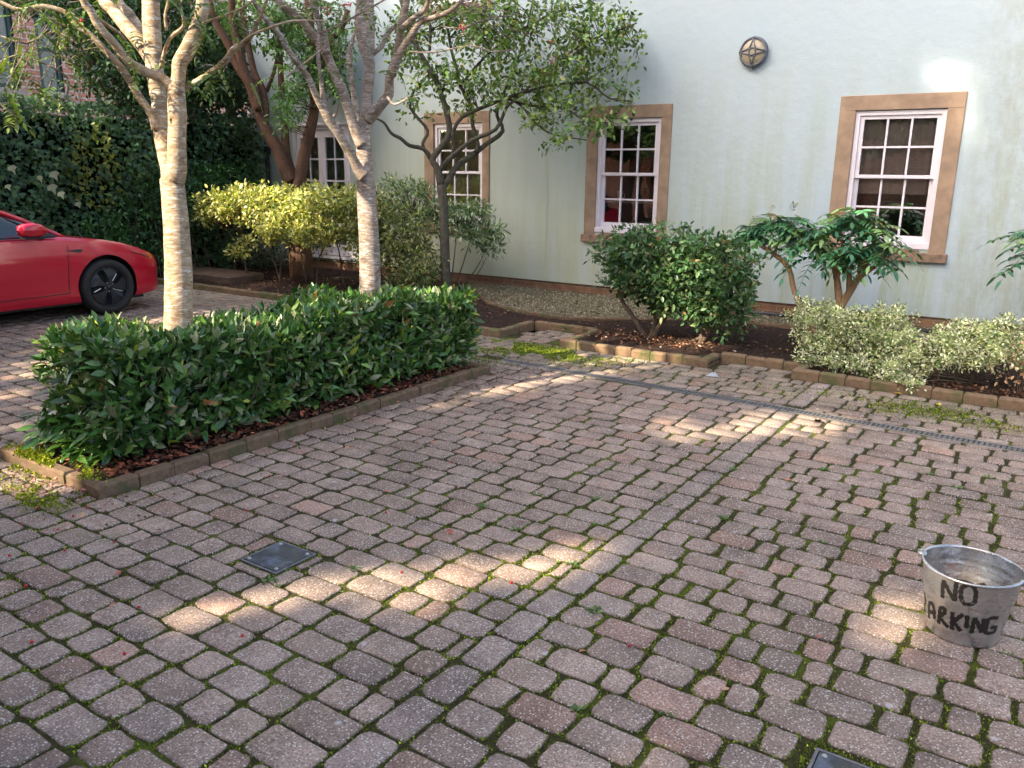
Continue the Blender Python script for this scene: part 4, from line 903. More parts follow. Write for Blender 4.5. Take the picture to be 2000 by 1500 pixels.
dist = lambda th, z: 1+.012*math.sin(3*th+1)*(z/.28)**2+.006*math.sin(7*th)*(z/.28)**3
STR = {
 'N': [[(-2.058, .182), (-2.062, .219), (-2.047, .2596)], [(-2.047, .2596), (-1.939, .229), (-1.78, .1907)], [(-1.776, .2746), (-1.779, .241), (-1.774, .190)]],
 'O': [[(-1.676, .248), (-1.639, .264), (-1.547, .2747), (-1.447, .2727), (-1.383, .247), (-1.372, .209), (-1.444, .1925), (-1.577, .191), (-1.652, .2076), (-1.676, .248)]],
 'P': [[(-2.93, .052), (-2.95, .09), (-2.94, .128)], [(-2.94, .128), (-2.83, .135), (-2.78, .115), (-2.82, .095), (-2.94, .088)]],
 'A': [[(-2.545, .054), (-2.56, .084), (-2.50, .125)], [(-2.50, .125), (-2.36, .132), (-2.30, .10), (-2.31, .069)], [(-2.55, .080), (-2.314, .098)]],
 'R': [[(-2.155, .061), (-2.131, .101), (-2.109, .136)], [(-2.109, .136), (-1.997, .141), (-1.991, .12), (-2.13, .095)], [(-2.13, .095), (-1.998, .077), (-1.865, .065)]],
 'K': [[(-1.769, .061), (-1.783, .097), (-1.797, .139)], [(-1.554, .143), (-1.657, .122), (-1.75, .097)], [(-1.75, .097), (-1.652, .083), (-1.557, .066)]],
 'I': [[(-1.47, .143), (-1.437, .085)]],
 'N2': [[(-1.292, .068), (-1.30, .103), (-1.298, .1385)], [(-1.298, .1385), (-1.186, .111), (-1.049, .075)], [(-1.049, .075), (-1.06, .104), (-1.091, .139)]],
 'G': [[(-.719, .141), (-.886, .144), (-.982, .136), (-.975, .1045), (-.942, .073), (-.80, .072), (-.665, .075), (-.683, .099), (-.844, .098)]]}
for key, strokes in STR.items():
    b = MB()
    for q, stp in enumerate(strokes):
        pts = []
        for (ta, za), (tb, zb) in zip(stp[:-1], stp[1:]):
            for k in range(6): pts.append((ta+(tb-ta)*k/6, za+(zb-za)*k/6))
        pts.append(stp[-1]); V = []; hw = .0076
        for i, (th, z) in enumerate(pts):
            p, n_ = pts[max(i-1, 0)], pts[min(i+1, len(pts)-1)]; du, dz = (n_[0]-p[0])*rad(z), n_[1]-p[1]; L = math.hypot(du, dz) or 1; w = hw*(1+.18*math.sin(i*1.7+q))*(.75 if i in (0, len(pts)-1) else 1)
            for s_ in (-1, 1):
                t2, z2 = th-s_*dz/L*w/rad(z), z+s_*du/L*w
                r = (rad(z2)+.0009+.0002*q+sum(.0022*math.exp(-((z2-zc)/.0045)**2) for zc in (.178, .2, .222, .052)))*dist(t2, z2); V.append((r*math.cos(t2), r*math.sin(t2), z2))
        b.add(V, [(2*i, 2*i+1, 2*i+3, 2*i+2) for i in range(len(pts)-1)])
    b.build('painted_letter', M['paint'], bk)
# wire handle lying down against the rim
b = MB(); pts = []
t0, t1 = R(172), R(352)
for k in range(25):
    u = k/24; th = t0+(t1-t0)*u; r = BR1*1.005-.012*math.sin(math.pi*u); pts.append((r*math.cos(th), r*math.sin(th), .286-.012*math.sin(math.pi*u), .0032))
b.tube(pts, 6, smooth=1)
for th in (t0, t1):
    x, y = (BR1+.008)*math.cos(th), (BR1+.008)*math.sin(th); b.tube([(x*.97, y*.97, .286, .003), (x*1.06, y*1.06, .284, .003), (x*1.06, y*1.06, .268, .003), (x*.98, y*.98, .264, .003)], 6)
b.build('handle', M['galv'], bk, True)
for th in (t0, t1):
    b = MB(); x, y = (BR1+.004)*math.cos(th), (BR1+.004)*math.sin(th); b.lathe([(0, -.016), (.012, -.014), (.014, 0), (.012, .014), (0, .016)], (x*1.0, y*1.0, .268), 'x', 10); b.build('handle_ear', M['galv'], bk, True)
# things in the bucket
tl = thing('trowel', 'orange handled tool and white scrap lying inside the metal bucket', 'tool', loc=(BX, BY, .075))
M['orange'] = simple('orange_plastic', (.42, .05, .03), .5); M['whitepl'] = simple('white_plastic', (.75, .75, .78), .4)
b = MB(); b.tube([(-.01, .03, .08, .012), (.03, .04, .085, .013), (.075, .045, .08, .010)], 10); b.build('grip', M['orange'], tl, True)
b = MB(); b.tube([(-.10, -.01, .075, .010), (-.06, .01, .085, .018), (-.012, .03, .08, .008)], 8); b.build('blade', M['whitepl'], tl, True)
b = MB(); b.lathe([(0, .145), (.13, .14), (.149, .148)], seg=30); V = b.v[0]; V[:, 2] += rng.normal(0, .006, len(V))
tag(b.build('rubble', M['mulch'], loc=(BX, BY, 0)), 'dark soil weighing down the metal bucket', 'soil', kind='stuff')
# ------------------------------------------------------------------ leaf shapes
def lance(ws, fold=.18, droop=.12):
    n = len(ws); V = []; F = []
    for i, w in enumerate(ws):
        x = i/(n-1); z = -droop*x*x; V += [(x, -w, z+fold*w), (x, 0, z), (x, w, z+fold*w)]
    for i in range(n-1): a = 3*i; F += [(a, a+3, a+4, a+1), (a+1, a+4, a+5, a+2)]
    return V, F
LAUREL = lance([.02, .11, .16, .15, .085, .004], .35, .10)
OVAL = lance([.02, .24, .30, .20, .01], .3, .12)
OVAL3 = lance([.03, .28, .22, .01], .3, .15)
DIAM = lance([.02, .22, .01], .35, .1)
LEAFLET = lance([.05, .17, .17, .11, .01], .25, .1)
IVY = ([(0, 0, 0), (.05, -.32, .03), (.35, -.50, .05), (.5, -.2, .03), (1, 0, -.12), (.5, .2, .03), (.35, .50, .05), (.05, .32, .03), (.4, 0, 0)],
       [(0, 1, 8), (1, 2, 3), (1, 3, 8), (3, 4, 8), (4, 5, 8), (5, 6, 7), (5, 7, 8), (7, 0, 8)])
UPV = np.array([0, 0, 1.0])
def put_leaves(b, tpl, P, D, L, W=None, nr=None, tint=None, roll=.6):
    n = len(P); D = nrm(D); nr = np.tile(UPV, (n, 1)) if nr is None else nr
    nr = nrm(nr+rng.normal(0, roll, (n, 3))); Y = nrm(np.cross(nr, D)); Z = np.cross(D, Y)
    L = np.broadcast_to(np.asarray(L, float), (n,))[:, None]; W = L if W is None else np.broadcast_to(np.asarray(W, float), (n,))[:, None]
    b.inst(tpl[0], tpl[1], P, D*L, Y*W, Z*L, tint)
def tints(n, cols, w=None, var=.25):
    cols = np.array(cols, float); i = rng.choice(len(cols), n, p=None if w is None else np.array(w)/sum(w))
    return cols[i]*np.exp(rng.normal(0, var, (n, 1)))
def ell_pts(els, n):
    els = np.array(els); vol = (els[:, 3]*els[:, 4]*els[:, 5])**.8; i = rng.choice(len(els), n, p=vol/vol.sum())
    d = nrm(rng.normal(size=(n, 3)))*(rng.random(n)**(1/2.4))[:, None]; E = els[i]
    ca, sa = .8309, .5562                              # ellipsoids lie along the hedge-line diagonal
    x, y, z = d[:, 0]*E[:, 3], d[:, 1]*E[:, 4], d[:, 2]*E[:, 5]
    return E[:, :3]+np.stack([x*ca-y*sa, x*sa+y*ca, z], 1), d
def clump_leaves(b, tpl, C, per, spread, L, cols, w=None, droop=.2, var=.25, roll=.6, out=None, W=None):
    n = len(C)*per; P = np.repeat(C, per, 0); cl = np.repeat(np.exp(rng.normal(0, .27, (len(C), 1))), per, 0)
    D = nrm(rng.normal(size=(n, 3))+np.array([0, 0, -droop])+(0 if out is None else np.repeat(out, per, 0)))
    P = P+D*rng.random((n, 1))*spread; s = L*rng.uniform(.65, 1.2, n)
    put_leaves(b, tpl, P, D, s, None if W is None else s*W, None, tints(n, cols, w, var)*cl, roll)
def merge(root, o):                                     # twigs join the limbs they grow from
    t = [c for c in bpy.data.objects if c.parent == root and c.name.startswith('trunk')][0]
    bm = bmesh.new(); bm.from_mesh(t.data); bm.from_mesh(o.data); bm.to_mesh(t.data); bm.free(); bpy.data.objects.remove(o, do_unlink=True)
def branch_pts(BR):
    return np.array([p[:3] for br in BR for p in br]), np.array([p[3] for br in BR for p in br])
def twigs(b, C, BR, frac=1.0, r=.004, sides=4, extra=None):
    A, _ = branch_pts(BR)
    B = []
    for br in BR:
        q = np.array([p[:3] for p in br])
        for u in (0, .33, .66): B.append(q[:-1]+(q[1:]-q[:-1])*u)
    A = np.concatenate(B)
    for c in C:
        if random.random() > frac: continue
        d = np.linalg.norm(A-c, axis=1)+.35*np.maximum(A[:, 2]-c[2], 0); a = A[d.argmin()]; L = np.linalg.norm(a-c)
        if L > 1.6: continue
        m = a*.5+c*.5+rng.normal(0, .07*L, 3)+np.array([0, 0, .05*L]); b.tube([(*a, r*1.3), (*m, r), (*c, r*.5)], sides, smooth=2, cap=False)

# ------------------------------------------------------------------ laurel hedge
hd = thing('hedge', 'clipped low laurel hedge with long glossy leaves inside the kerbed bed', 'hedge', loc=(-4.65, 4, 0))
def local(o, t): o.data.transform(Matrix.Translation(-Vector(t.location))); o.parent = t; return o
x0, x1, y0, y1, h = -5.0, -4.27, 2.40, 5.80, .70
A = [((x1-x0)*(y1-y0)*1.15, 0), ((y1-y0)*h, 1), ((y1-y0)*h*.5, 2), ((x1-x0)*h, 3), ((x1-x0)*h*.8, 4)]
n = 14500; ks = rng.choice(5, n, p=np.array([a for a, _ in A])/sum(a for a, _ in A)); u, v = rng.random(n), rng.random(n); u2 = rng.random(n)
P = np.zeros((n, 3)); NN = np.zeros((n, 3))
zz = .10+v*(h-.10)
for k, nn in ((0, (0, 0, 1)), (1, (1, 0, 0)), (2, (-1, 0, 0)), (3, (0, -1, 0)), (4, (0, 1, 0))):
    m = ks == k; NN[m] = nn
    if k == 0: P[m] = np.stack([x0+u[m]*(x1-x0), y0+v[m]*(y1-y0), np.full(m.sum(), h)], 1)
    elif k in (1, 2): P[m] = np.stack([np.full(m.sum(), x1 if k == 1 else x0), y0+u[m]*(y1-y0), zz[m]], 1)
    else: P[m] = np.stack([x0+u[m]*(x1-x0), np.full(m.sum(), y0 if k == 3 else y1), zz[m]], 1)
P[:, 2] += (.045*np.sin(P[:, 1]*3.1)+.03*np.sin(P[:, 1]*7.3+P[:, 0]*5))*(P[:, 2]/h)
P -= NN*(rng.random((n, 1))**1.6)*.17
P[:, :2] += rng.normal(0, .02, (n, 2))
k = ~((ks == 3) & (np.hypot(P[:, 0]+4.85, (P[:, 2]-.42)*1.3) < .13) & (rng.random(n) < .8)); P, NN = P[k], NN[k]; n = len(P)
D = nrm(NN*.6+np.array([0, 0, .45])+rng.normal(0, .62, (n, 3)))
b = MB(); T = tints(n, [(.068, .155, .036), (.042, .105, .028), (.13, .22, .045), (.26, .29, .15)], [5, 3.5, 3, 2], .3)
k = rng.random(n) < .012; T[k] = (.38, .42, .06); k = rng.random(n) < .008; T[k] = (.30, .13, .04)
Ls = rng.uniform(.055, .11, n); put_leaves(b, LAUREL, P, D, Ls, Ls*rng.uniform(.95, 1.25, n), NN*.6+np.array([0, 0, .6]), T, .45)
# low skirt leaves drooping over the kerb at the near corner
n = 260; P = np.stack([rng.uniform(-5.05, -4.35, n), rng.uniform(2.30, 2.5, n), rng.uniform(.08, .3, n)], 1); D = np.stack([rng.normal(0, .5, n), -np.abs(rng.normal(.6, .4, n)), rng.normal(-.05, .35, n)], 1)
put_leaves(b, LAUREL, P, D, rng.uniform(.08, .13, n), None, None, tints(n, [(.045, .12, .025), (.09, .19, .03)], None, .2), .4)
local(b.build('leaves', M['laurel'], None, True), hd)
b = MB()
for i in range(150):
    x, y = random.uniform(x0+.15, x1-.15), random.uniform(y0+.1, y1-.1); a, c = random.gauss(0, .14), random.gauss(0, .14)
    b.tube([(x, y, .02, .008), (x+a*.5, y+c*.5, .3, .006), (x+a, y+c, random.uniform(.5, .72), .003)], 5, cap=False)
local(b.build('stems', M['twig'], None, True), hd)
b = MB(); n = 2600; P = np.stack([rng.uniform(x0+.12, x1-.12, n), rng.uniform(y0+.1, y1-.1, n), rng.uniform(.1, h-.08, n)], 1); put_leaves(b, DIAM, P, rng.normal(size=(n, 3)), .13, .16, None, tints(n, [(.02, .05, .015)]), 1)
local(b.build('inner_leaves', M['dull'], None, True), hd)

# ------------------------------------------------------------------ trees traced limb by limb
def tree(name, label, cat, BR, m, roots, group=None, sides=12, wob=.05, flare=1.25):
    t = thing(name, label, cat, group, loc=roots); b = MB()
    for i, br in enumerate(BR):
        pts = list(br)
        if i == 0:
            x, y, z, r = pts[0]; pts = [(roots[0], roots[1], -.02, r*flare*1.12), (roots[0]*.5+x*.5, roots[1]*.5+y*.5, z*.35, r*1.06)]+pts
        b.tube(pts, sides if pts[0][3] > .03 else (8 if pts[0][3] > .015 else 6), smooth=3, wob=wob)
    local(b.build('trunk', m, None, True), t); return t
tA = tree('rowan_tree', 'pale barked rowan with twin fused stems, nearest the car, growing through the hedge', 'tree', BR_A, M['rowan'], (-4.58, 3.02, 0), 'rowans in the hedge', 18)
tB = tree('rowan_tree', 'slimmer mottled rowan growing through the far half of the low hedge', 'tree', BR_B, M['rowan2'], (-4.65, 4.87, 0), 'rowans in the hedge', 16)
BR_C = [[(p[0], p[1], p[2], p[3]*.84) for p in br] for br in BR_C]
tC = tree('camellia_tree', 'small dark branched leafy tree spreading in front of the two sash windows', 'tree', BR_C, M['darkbark'], (-7.35, 8.75, 0), sides=10)
tD = tree('dogwood_tree', 'brown multi stemmed tree rising behind the yellow shrub by the garden doors', 'tree', BR_D, M['brownbark'], (-10.3, 9.1, 0), sides=12)

def pinnate(b, P, D, Lr, Ll, pairs, cols, var=.15, droop=.35, W=.85, nr=None, tw=None):
    """compound leaves: a rachis with pairs of leaflets"""
    D = nrm(D); up = np.tile(UPV, (len(P), 1)) if nr is None else nr
    S = nrm(np.cross(D, up)+rng.normal(0, .1, D.shape)); base = tints(len(P), cols, None, var)
    for k in range(pairs+1):
        u = .18+.82*k/pairs; c = P+D*(Lr*u)[:, None]; c[:, 2] -= droop*Lr*u*u
        DD = nrm(D+np.array([0, 0, -2*droop])*u)
        if k == pairs: put_leaves(b, LEAFLET, c, DD, Ll, Ll*W, up, base, .15); continue
        for sg in (-1, 1):
            sc = Ll*(1-.35*abs(u-.5)); put_leaves(b, LEAFLET, c, nrm(S*sg+DD*.45+np.array([0, 0, -.12])), sc, sc*W, up, base*np.exp(rng.normal(0, .08, (len(P), 1))), .18)
    if tw is not None:
        for i in range(len(P)):
            pts = [(*(P[i]+D[i]*Lr[i]*u-np.array([0, 0, droop*Lr[i]*u*u])), tw) for u in (0, .5, 1)]; tints_ = (.16, .13, .05); b.tube(pts, 3, tints_, 2, cap=False)
ROW = [(.14, .22, .05), (.10, .17, .04), (.18, .22, .05)]
def sprigs(pts, t, n=3, Lr=.14, Ll=.050):
    b = MB(); C = np.repeat(np.array(pts), n, 0)+rng.normal(0, .05, (len(pts)*n, 3)); D = nrm(rng.normal(size=C.shape)+np.array([0, 0, -.5]))
    pinnate(b, C, D, rng.uniform(.8, 1.2, len(C))*Lr, rng.uniform(.8, 1.15, len(C))*Ll, 5, ROW, .2, .4, 1.1, tw=.0009); local(b.build('leaves', M['leaf'], None, True), t)
SP = np.array(SPRIG); dA = np.linalg.norm(SP-np.array([-4.9, 3.4, 2.4]), axis=1); dB = np.linalg.norm(SP-np.array([-4.8, 5.0, 2.5]), axis=1)
up_a = [np.array(br[-1][:3])+rng.normal(0, .35, 3)+np.array([0, 0, .3]) for br in BR_A for _ in range(6) if br[-1][2] > 2.9]
up_b = [np.array(br[-1][:3])+rng.normal(0, .35, 3)+np.array([0, 0, .3]) for br in BR_B for _ in range(6) if br[-1][2] > 2.9]
sprigs(np.array(list(SP[dA < dB])+up_a), tA); sprigs(np.array(list(SP[dA >= dB])+up_b), tB)
for sel, BR, t_, tw in ((dA < dB, BR_A, tA, TWIG[3:]), (dA >= dB, BR_B, tB, TWIG[:3])):
    for q in SP[sel]:
        b = MB(); twigs(b, [q], BR, 1, .003)
        if b.n: local(b.build('twig', M['rowan2'], None, True), t_)
    for q in tw: b = MB(); b.tube(q, 5, cap=False); local(b.build('twig', M['rowan2'], None, True), t_)
M['berry'] = simple('red_berry', (.50, .012, .02), .3)
for i, c in enumerate(BERRY):
    b = MB()
    for _ in range(14):
        q = np.array(c)+rng.normal(0, .016, 3); b.lathe([(0, -.006), (.0055, -.003), (.0055, .003), (0, .006)], q, 'z', 7)
    local(b.build('berries', M['berry'], None, True), tA if i == 0 else tB)
# spreading crown in front of the wall
CC, dd = ell_pts(EL_C, 830); b = MB()
k = CC[:, 1] < WY-.25; CC = CC[k]
clump_leaves(b, OVAL, CC, 8, .12, .072, [(.14, .22, .055), (.08, .15, .04), (.21, .28, .07), (.32, .29, .12)], [5, 4, 3, 1], .35, .28, .7, W=1.0)
local(b.build('crown', M['leaf'], None, True), tC)
b = MB(); twigs(b, CC, BR_C, .6, .0045, 4); merge(tC, local(b.build('twigs', M['darkbark'], None, True), tC))
CC, dd = ell_pts(EL_D, 900); b = MB(); k = CC[:, 1] < WY-.25; CC = CC[k]
clump_leaves(b, OVAL, CC, 8, .14, .085, [(.10, .19, .055), (.15, .26, .08), (.06, .13, .045)], [4, 3, 3], .7, .22, .6, W=.8)
local(b.build('crown', M['leaf'], None, True), tD)
b = MB(); twigs(b, CC, BR_D, .4, .005, 4); merge(tD, local(b.build('twigs', M['brownbark'], None, True), tD))

# ------------------------------------------------------------------ ivy hedge behind the car, evergreen above it
iv = thing('ivy_hedge', 'tall dark ivy covered hedge running behind the red car', 'hedge', loc=(-12.6, 7, 0))
n = 15000; P = np.stack([np.full(n, -12.25), rng.uniform(2.5, 10.9, n), rng.uniform(.05, 2.66, n)], 1)
P[:, 0] -= np.where(P[:, 1] > 10.1, .62, 0); P[:, 0] += .16*np.sin(P[:, 1]*2.3+P[:, 2]*1.5)+.12*np.sin(P[:, 1]*5.1-P[:, 2]*3.3)-rng.random(n)**2*.35
top = rng.random(n) < .12; P[top, 2] = 2.66+rng.normal(0, .06, top.sum()); P[top, 0] -= rng.random(top.sum())*.8
NN = np.tile([1.0, -.15, .35], (n, 1)); NN[top] = (.2, 0, 1)
z_ = np.sin(P[:, 1]*1.7+1)+np.sin(P[:, 2]*2.6+P[:, 1]); T = tints(n, [(.034, .080, .034), (.055, .118, .040), (.085, .14, .04)], [5, 4, 2], .28)
k = (np.hypot((P[:, 1]-7.05)*1.0, (P[:, 2]-1.75)*.5) < .33) & (rng.random(n) < .55); T[k] = (.20, .22, .04)
b = MB(); D = nrm(np.array([.45, 0, -.75])+rng.normal(0, .45, (n, 3))); put_leaves(b, IVY, P, D, rng.uniform(.06, .10, n), None, NN, T, .4)
local(b.build('leaves', M['dull'], None, True), iv)
b = MB(); Pp = []
for (y, z, s) in ((6.05, 1.62, .12), (6.25, 1.68, .15), (5.7, 1.75, .13), (6.2, 1.5, .16), (6.32, 1.4, .12), (6.55, 1.25, .10), (5.62, 1.5, .09)): Pp.append((-12.0, y, z, s))
Pp = np.array(Pp); put_leaves(b, IVY, Pp[:, :3], np.tile([.2, .3, -.8], (len(Pp), 1)), Pp[:, 3], None, np.tile([1.0, -.3, .2], (len(Pp), 1)), tints(len(Pp), [(.42, .42, .24)]), .3); local(b.build('pale_leaves', M['leaf'], None, True), iv)
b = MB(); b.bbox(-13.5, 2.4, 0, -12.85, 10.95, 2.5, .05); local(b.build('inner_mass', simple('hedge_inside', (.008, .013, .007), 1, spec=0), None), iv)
# bushier shrub in front of the ivy, behind the first trunk
sh = thing('laurel_shrub', 'dense glossy green shrub bulging out of the ivy hedge near the front of the car', 'shrub', loc=(-12.1, 8.4, 0))
els = [(-12.3, 7.7, 1.3, .6, .45, .55), (-12.3, 8.3, 1.05, .8, .5, .6), (-12.1, 7.0, .75, .4, .4, .45), (-12.2, 8.9, 1.6, .6, .5, .35), (-12.3, 9.6, 1.55, .5, .5, .35), (-12.2, 7.6, .5, .6, .5, .4)]
C_, dd = ell_pts(els, 900); b = MB(); clump_leaves(b, OVAL, C_, 8, .11, .07, [(.05, .14, .035), (.08, .18, .045), (.035, .09, .03)], None, .1, .25, .6, out=np.tile([.5, -.2, .3], (len(C_), 1)), W=.75)
local(b.build('leaves', M['laurel'], None, True), sh)
b = MB()
for i in range(26): x, y = random.uniform(-12.4, -11.9), random.uniform(7.2, 9.6); b.tube([(x, y, 0, .012), (x-.05, y+random.gauss(0, .1), .5, .009), (x-.1, y+random.gauss(0, .2), 1.2, .004)], 5, cap=False)
local(b.build('stems', M['twig'], None, True), sh)
ev = thing('evergreen_tree', 'large dark evergreen rising above the ivy hedge at the back', 'tree', loc=(-14.2, 10.3, 0))
b = MB(); TR = [[(-14.2, 10.3, -.1, .22), (-14.1, 10.3, 1.5, .18), (-14.2, 10.2, 3, .14), (-14.3, 10.3, 5, .09)], [(-14.1, 10.3, 1.6, .10), (-13.6, 9.4, 2.6, .07), (-13.3, 8.6, 3.4, .04)], [(-14.2, 10.3, 2.2, .09), (-13.8, 11.2, 3.2, .05), (-13.5, 12, 4, .03)], [(-14.2, 10.2, 2.8, .08), (-14.6, 9.4, 4, .04)], [(-12.9, 8.6, .5, .035), (-12.75, 8.3, 1.9, .03), (-13.0, 7.9, 2.7, .022), (-13.2, 7.6, 3.4, .015)]]
for t in TR: b.tube(t, 9, smooth=2)
local(b.build('trunk', M['brownbark'], None, True), ev)
C_, dd = ell_pts(EL_EV, 3000); b = MB(); C_ = C_[~((C_[:, 0] > -12.95) & (C_[:, 1] > 10.2))]
clump_leaves(b, OVAL3, C_, 10, .2, .085, [(.03, .07, .028), (.05, .11, .036), (.08, .14, .045)], [5, 4, 1], .3, .3, .7)
local(b.build('crown', M['dull'], None, True), ev)
b = MB(); twigs(b, C_, TR, .08, .006, 4); merge(ev, local(b.build('twigs', M['brownbark'], None, True), ev))

# ------------------------------------------------------------------ shrubs
def shrub(name, label, cat, loc, els, ncl, per, spread, L, tpl, cols, w, mat, stems, W=None, out_up=.3, droop=0, var=.25, roll=.6, fr=.5, mt='twig', shell=0):
    t = thing(name, label, cat, loc=loc); C_, dd = ell_pts(els, ncl)
    if shell:
        k = rng.random(len(C_)) < (np.linalg.norm(dd, axis=1)**shell); C_, dd = C_[k], dd[k]
    C_ = C_[(C_[:, 2] > .04)]; dd = dd[:len(C_)]
    b = MB(); clump_leaves(b, tpl, C_, per, spread, L, cols, w, droop, var, roll, out=np.tile([0, 0, out_up], (len(C_), 1)), W=W)
    local(b.build('leaves', M[mat], None, True), t)
    b = MB()
    for s in stems: b.tube(s, 8 if s[0][3] > .012 else 5, smooth=3, wob=.06)
    twigs(b, C_, stems, fr, .0035, 3); local(b.build('stems', M[mt], None, True), t); return t
Y = 8.6
ys = [[(-10.8, 8.5, 0, .014), (-10.8, 8.5, .4, .012), (-11.0, 8.6, .9, .008)], [(-10.75, 8.5, .1, .012), (-10.95, 8.55, .5, .01), (-11.5, 8.6, .95, .006)], [(-9.9, 8.4, 0, .013), (-9.85, 8.45, .45, .011), (-9.5, 8.5, .95, .008)], [(-9.9, 8.45, 0, .012), (-10.2, 8.5, .6, .009), (-10.4, 8.6, 1.0, .006)], [(-9.2, 8.5, 0, .013), (-9.1, 8.5, .5, .011), (-8.8, 8.6, 1.0, .008)], [(-8.8, 8.7, 0, .012), (-8.9, 8.7, .6, .01), (-9.1, 8.7, 1.1, .006)], [(-8.4, 8.6, 0, .012), (-8.2, 8.6, .6, .009), (-7.8, 8.6, 1.1, .006)], [(-8.0, 8.7, 0, .012), (-8.1, 8.7, .5, .01), (-8.4, 8.7, 1, .006)], [(-9.5, 8.6, 0, .010), (-9.6, 8.6, .5, .009), (-9.7, 8.6, 1, .006)]]
YEL = [(.50, .45, .12), (.36, .37, .10), (.16, .21, .06), (.66, .61, .30)]
shrub('golden_shrub', 'flat topped golden yellow variegated shrub on bare stems in front of the brown tree', 'shrub', (-9.7, 8.6, 0),
      [(-11.3, 8.55, 1.22, .50, .40, .20), (-10.7, 8.55, 1.30, .6, .5, .20), (-10.0, 8.55, 1.27, .6, .5, .24), (-9.3, 8.55, 1.24, .6, .5, .26), (-8.8, 8.55, 1.26, .5, .5, .24), (-10.1, 8.4, 1.0, .35, .3, .2), (-9.5, 8.4, .95, .5, .35, .25), (-9.9, 8.35, .78, .3, .25, .12), (-11.5, 8.4, 1.0, .3, .25, .12), (-10.75, 8.3, .48, .2, .15, .08), (-9.0, 8.4, .9, .4, .3, .25), (-10.4, 8.3, .65, .2, .15, .1), (-9.6, 8.45, .88, .6, .35, .26), (-9.0, 8.45, .85, .45, .3, .28), (-8.4, 8.5, 1.25, .5, .4, .22), (-8.5, 8.4, .95, .35, .3, .25), (-10.9, 8.45, 1.1, .5, .35, .2)],
      1550, 9, .10, .070, OVAL, YEL, [4, 3, 3, 3], 'leaf', ys, .86, .4, 0, .28, .6, .35, shell=.6)
shrub('olive_shrub', 'dull olive green shrub merging with the golden one behind the second pale trunk', 'shrub', (-8, 8.6, 0),
      [(-8.0, 8.6, 1.22, .5, .45, .28), (-8.45, 8.6, 1.25, .4, .45, .24), (-7.7, 8.6, .9, .55, .45, .35), (-7.4, 8.6, .6, .5, .4, .32), (-7.3, 8.5, .35, .4, .35, .2), (-8.1, 8.6, .7, .4, .4, .35), (-7.1, 8.4, .35, .3, .3, .15)],
      800, 9, .09, .065, OVAL, [(.17, .20, .06), (.30, .29, .10), (.09, .13, .045), (.46, .42, .17)], [4, 3, 3, 1], 'leaf', [[(-7.8, 8.6, 0, .014), (-7.8, 8.6, .5, .011), (-8.0, 8.6, 1.1, .007)], [(-7.5, 8.6, 0, .012), (-7.3, 8.6, .5, .008)], [(-7.7, 8.7, 0, .012), (-7.6, 8.7, .6, .009), (-7.5, 8.7, .9, .006)]], .75, .3, .0, .28, .6, .3, shell=.5)
vs = [[(-7.5, 9.5, 0, .012), (-7.9, 9.55, .7, .009), (-8.4, 9.6, 1.4, .006)], [(-7.5, 9.5, 0, .012), (-7.6, 9.5, .7, .010), (-7.8, 9.5, 1.3, .006)], [(-7.4, 9.5, 0, .012), (-7.2, 9.5, .45, .009), (-7.0, 9.5, 1.0, .006)], [(-7.4, 9.5, 0, .012), (-7.0, 9.5, .35, .008), (-6.75, 9.5, .75, .005)], [(-7.45, 9.5, 0, .012), (-7.35, 9.5, .6, .008), (-7.3, 9.5, 1.2, .005)], [(-7.4, 9.5, 0, .01), (-6.9, 9.4, .3, .007), (-6.7, 9.4, .6, .004)]]
shrub('variegated_shrub', 'open grey green cream edged shrub with arching stems below the left sash window', 'shrub', (-7.4, 9.5, 0),
      [(-8.5, 9.6, 1.55, .35, .25, .13), (-8.1, 9.6, 1.45, .35, .25, .12), (-7.8, 9.6, 1.15, .35, .3, .2), (-7.1, 9.5, 1.2, .4, .3, .12), (-6.9, 9.45, .95, .38, .3, .12), (-6.75, 9.4, .75, .25, .2, .12), (-7.35, 9.5, 1.0, .3, .25, .15), (-8.3, 9.6, 1.1, .3, .2, .2)],
      420, 9, .11, .085, LEAFLET, [(.17, .24, .13), (.30, .36, .20), (.10, .17, .08), (.48, .50, .34)], [4, 3, 3, 2], 'leaf', vs, .8, .2, .2, .22, .5, .45)
bs = [[(-3.55, 7.95, 0, .032), (-3.72, 8.0, .2, .026), (-3.98, 8.1, .45, .02), (-4.0, 8.1, .8, .01)], [(-3.52, 7.95, 0, .034), (-3.48, 8.0, .25, .03), (-3.62, 8.05, .5, .022), (-3.7, 8.1, .9, .01)], [(-3.5, 7.95, 0, .03), (-3.38, 7.95, .25, .026), (-3.2, 8.0, .55, .018), (-3.1, 8.0, .9, .01)], [(-2.98, 8.0, 0, .034), (-2.95, 8.0, .25, .03), (-3.1, 8.05, .5, .02), (-3.3, 8.05, .9, .01)], [(-2.95, 8.0, .05, .03), (-2.82, 8.0, .35, .024), (-2.7, 8.0, .7, .012)], [(-3.15, 7.9, 0, .016), (-2.95, 8.0, .12, .02), (-2.8, 8.0, .3, .012)]]
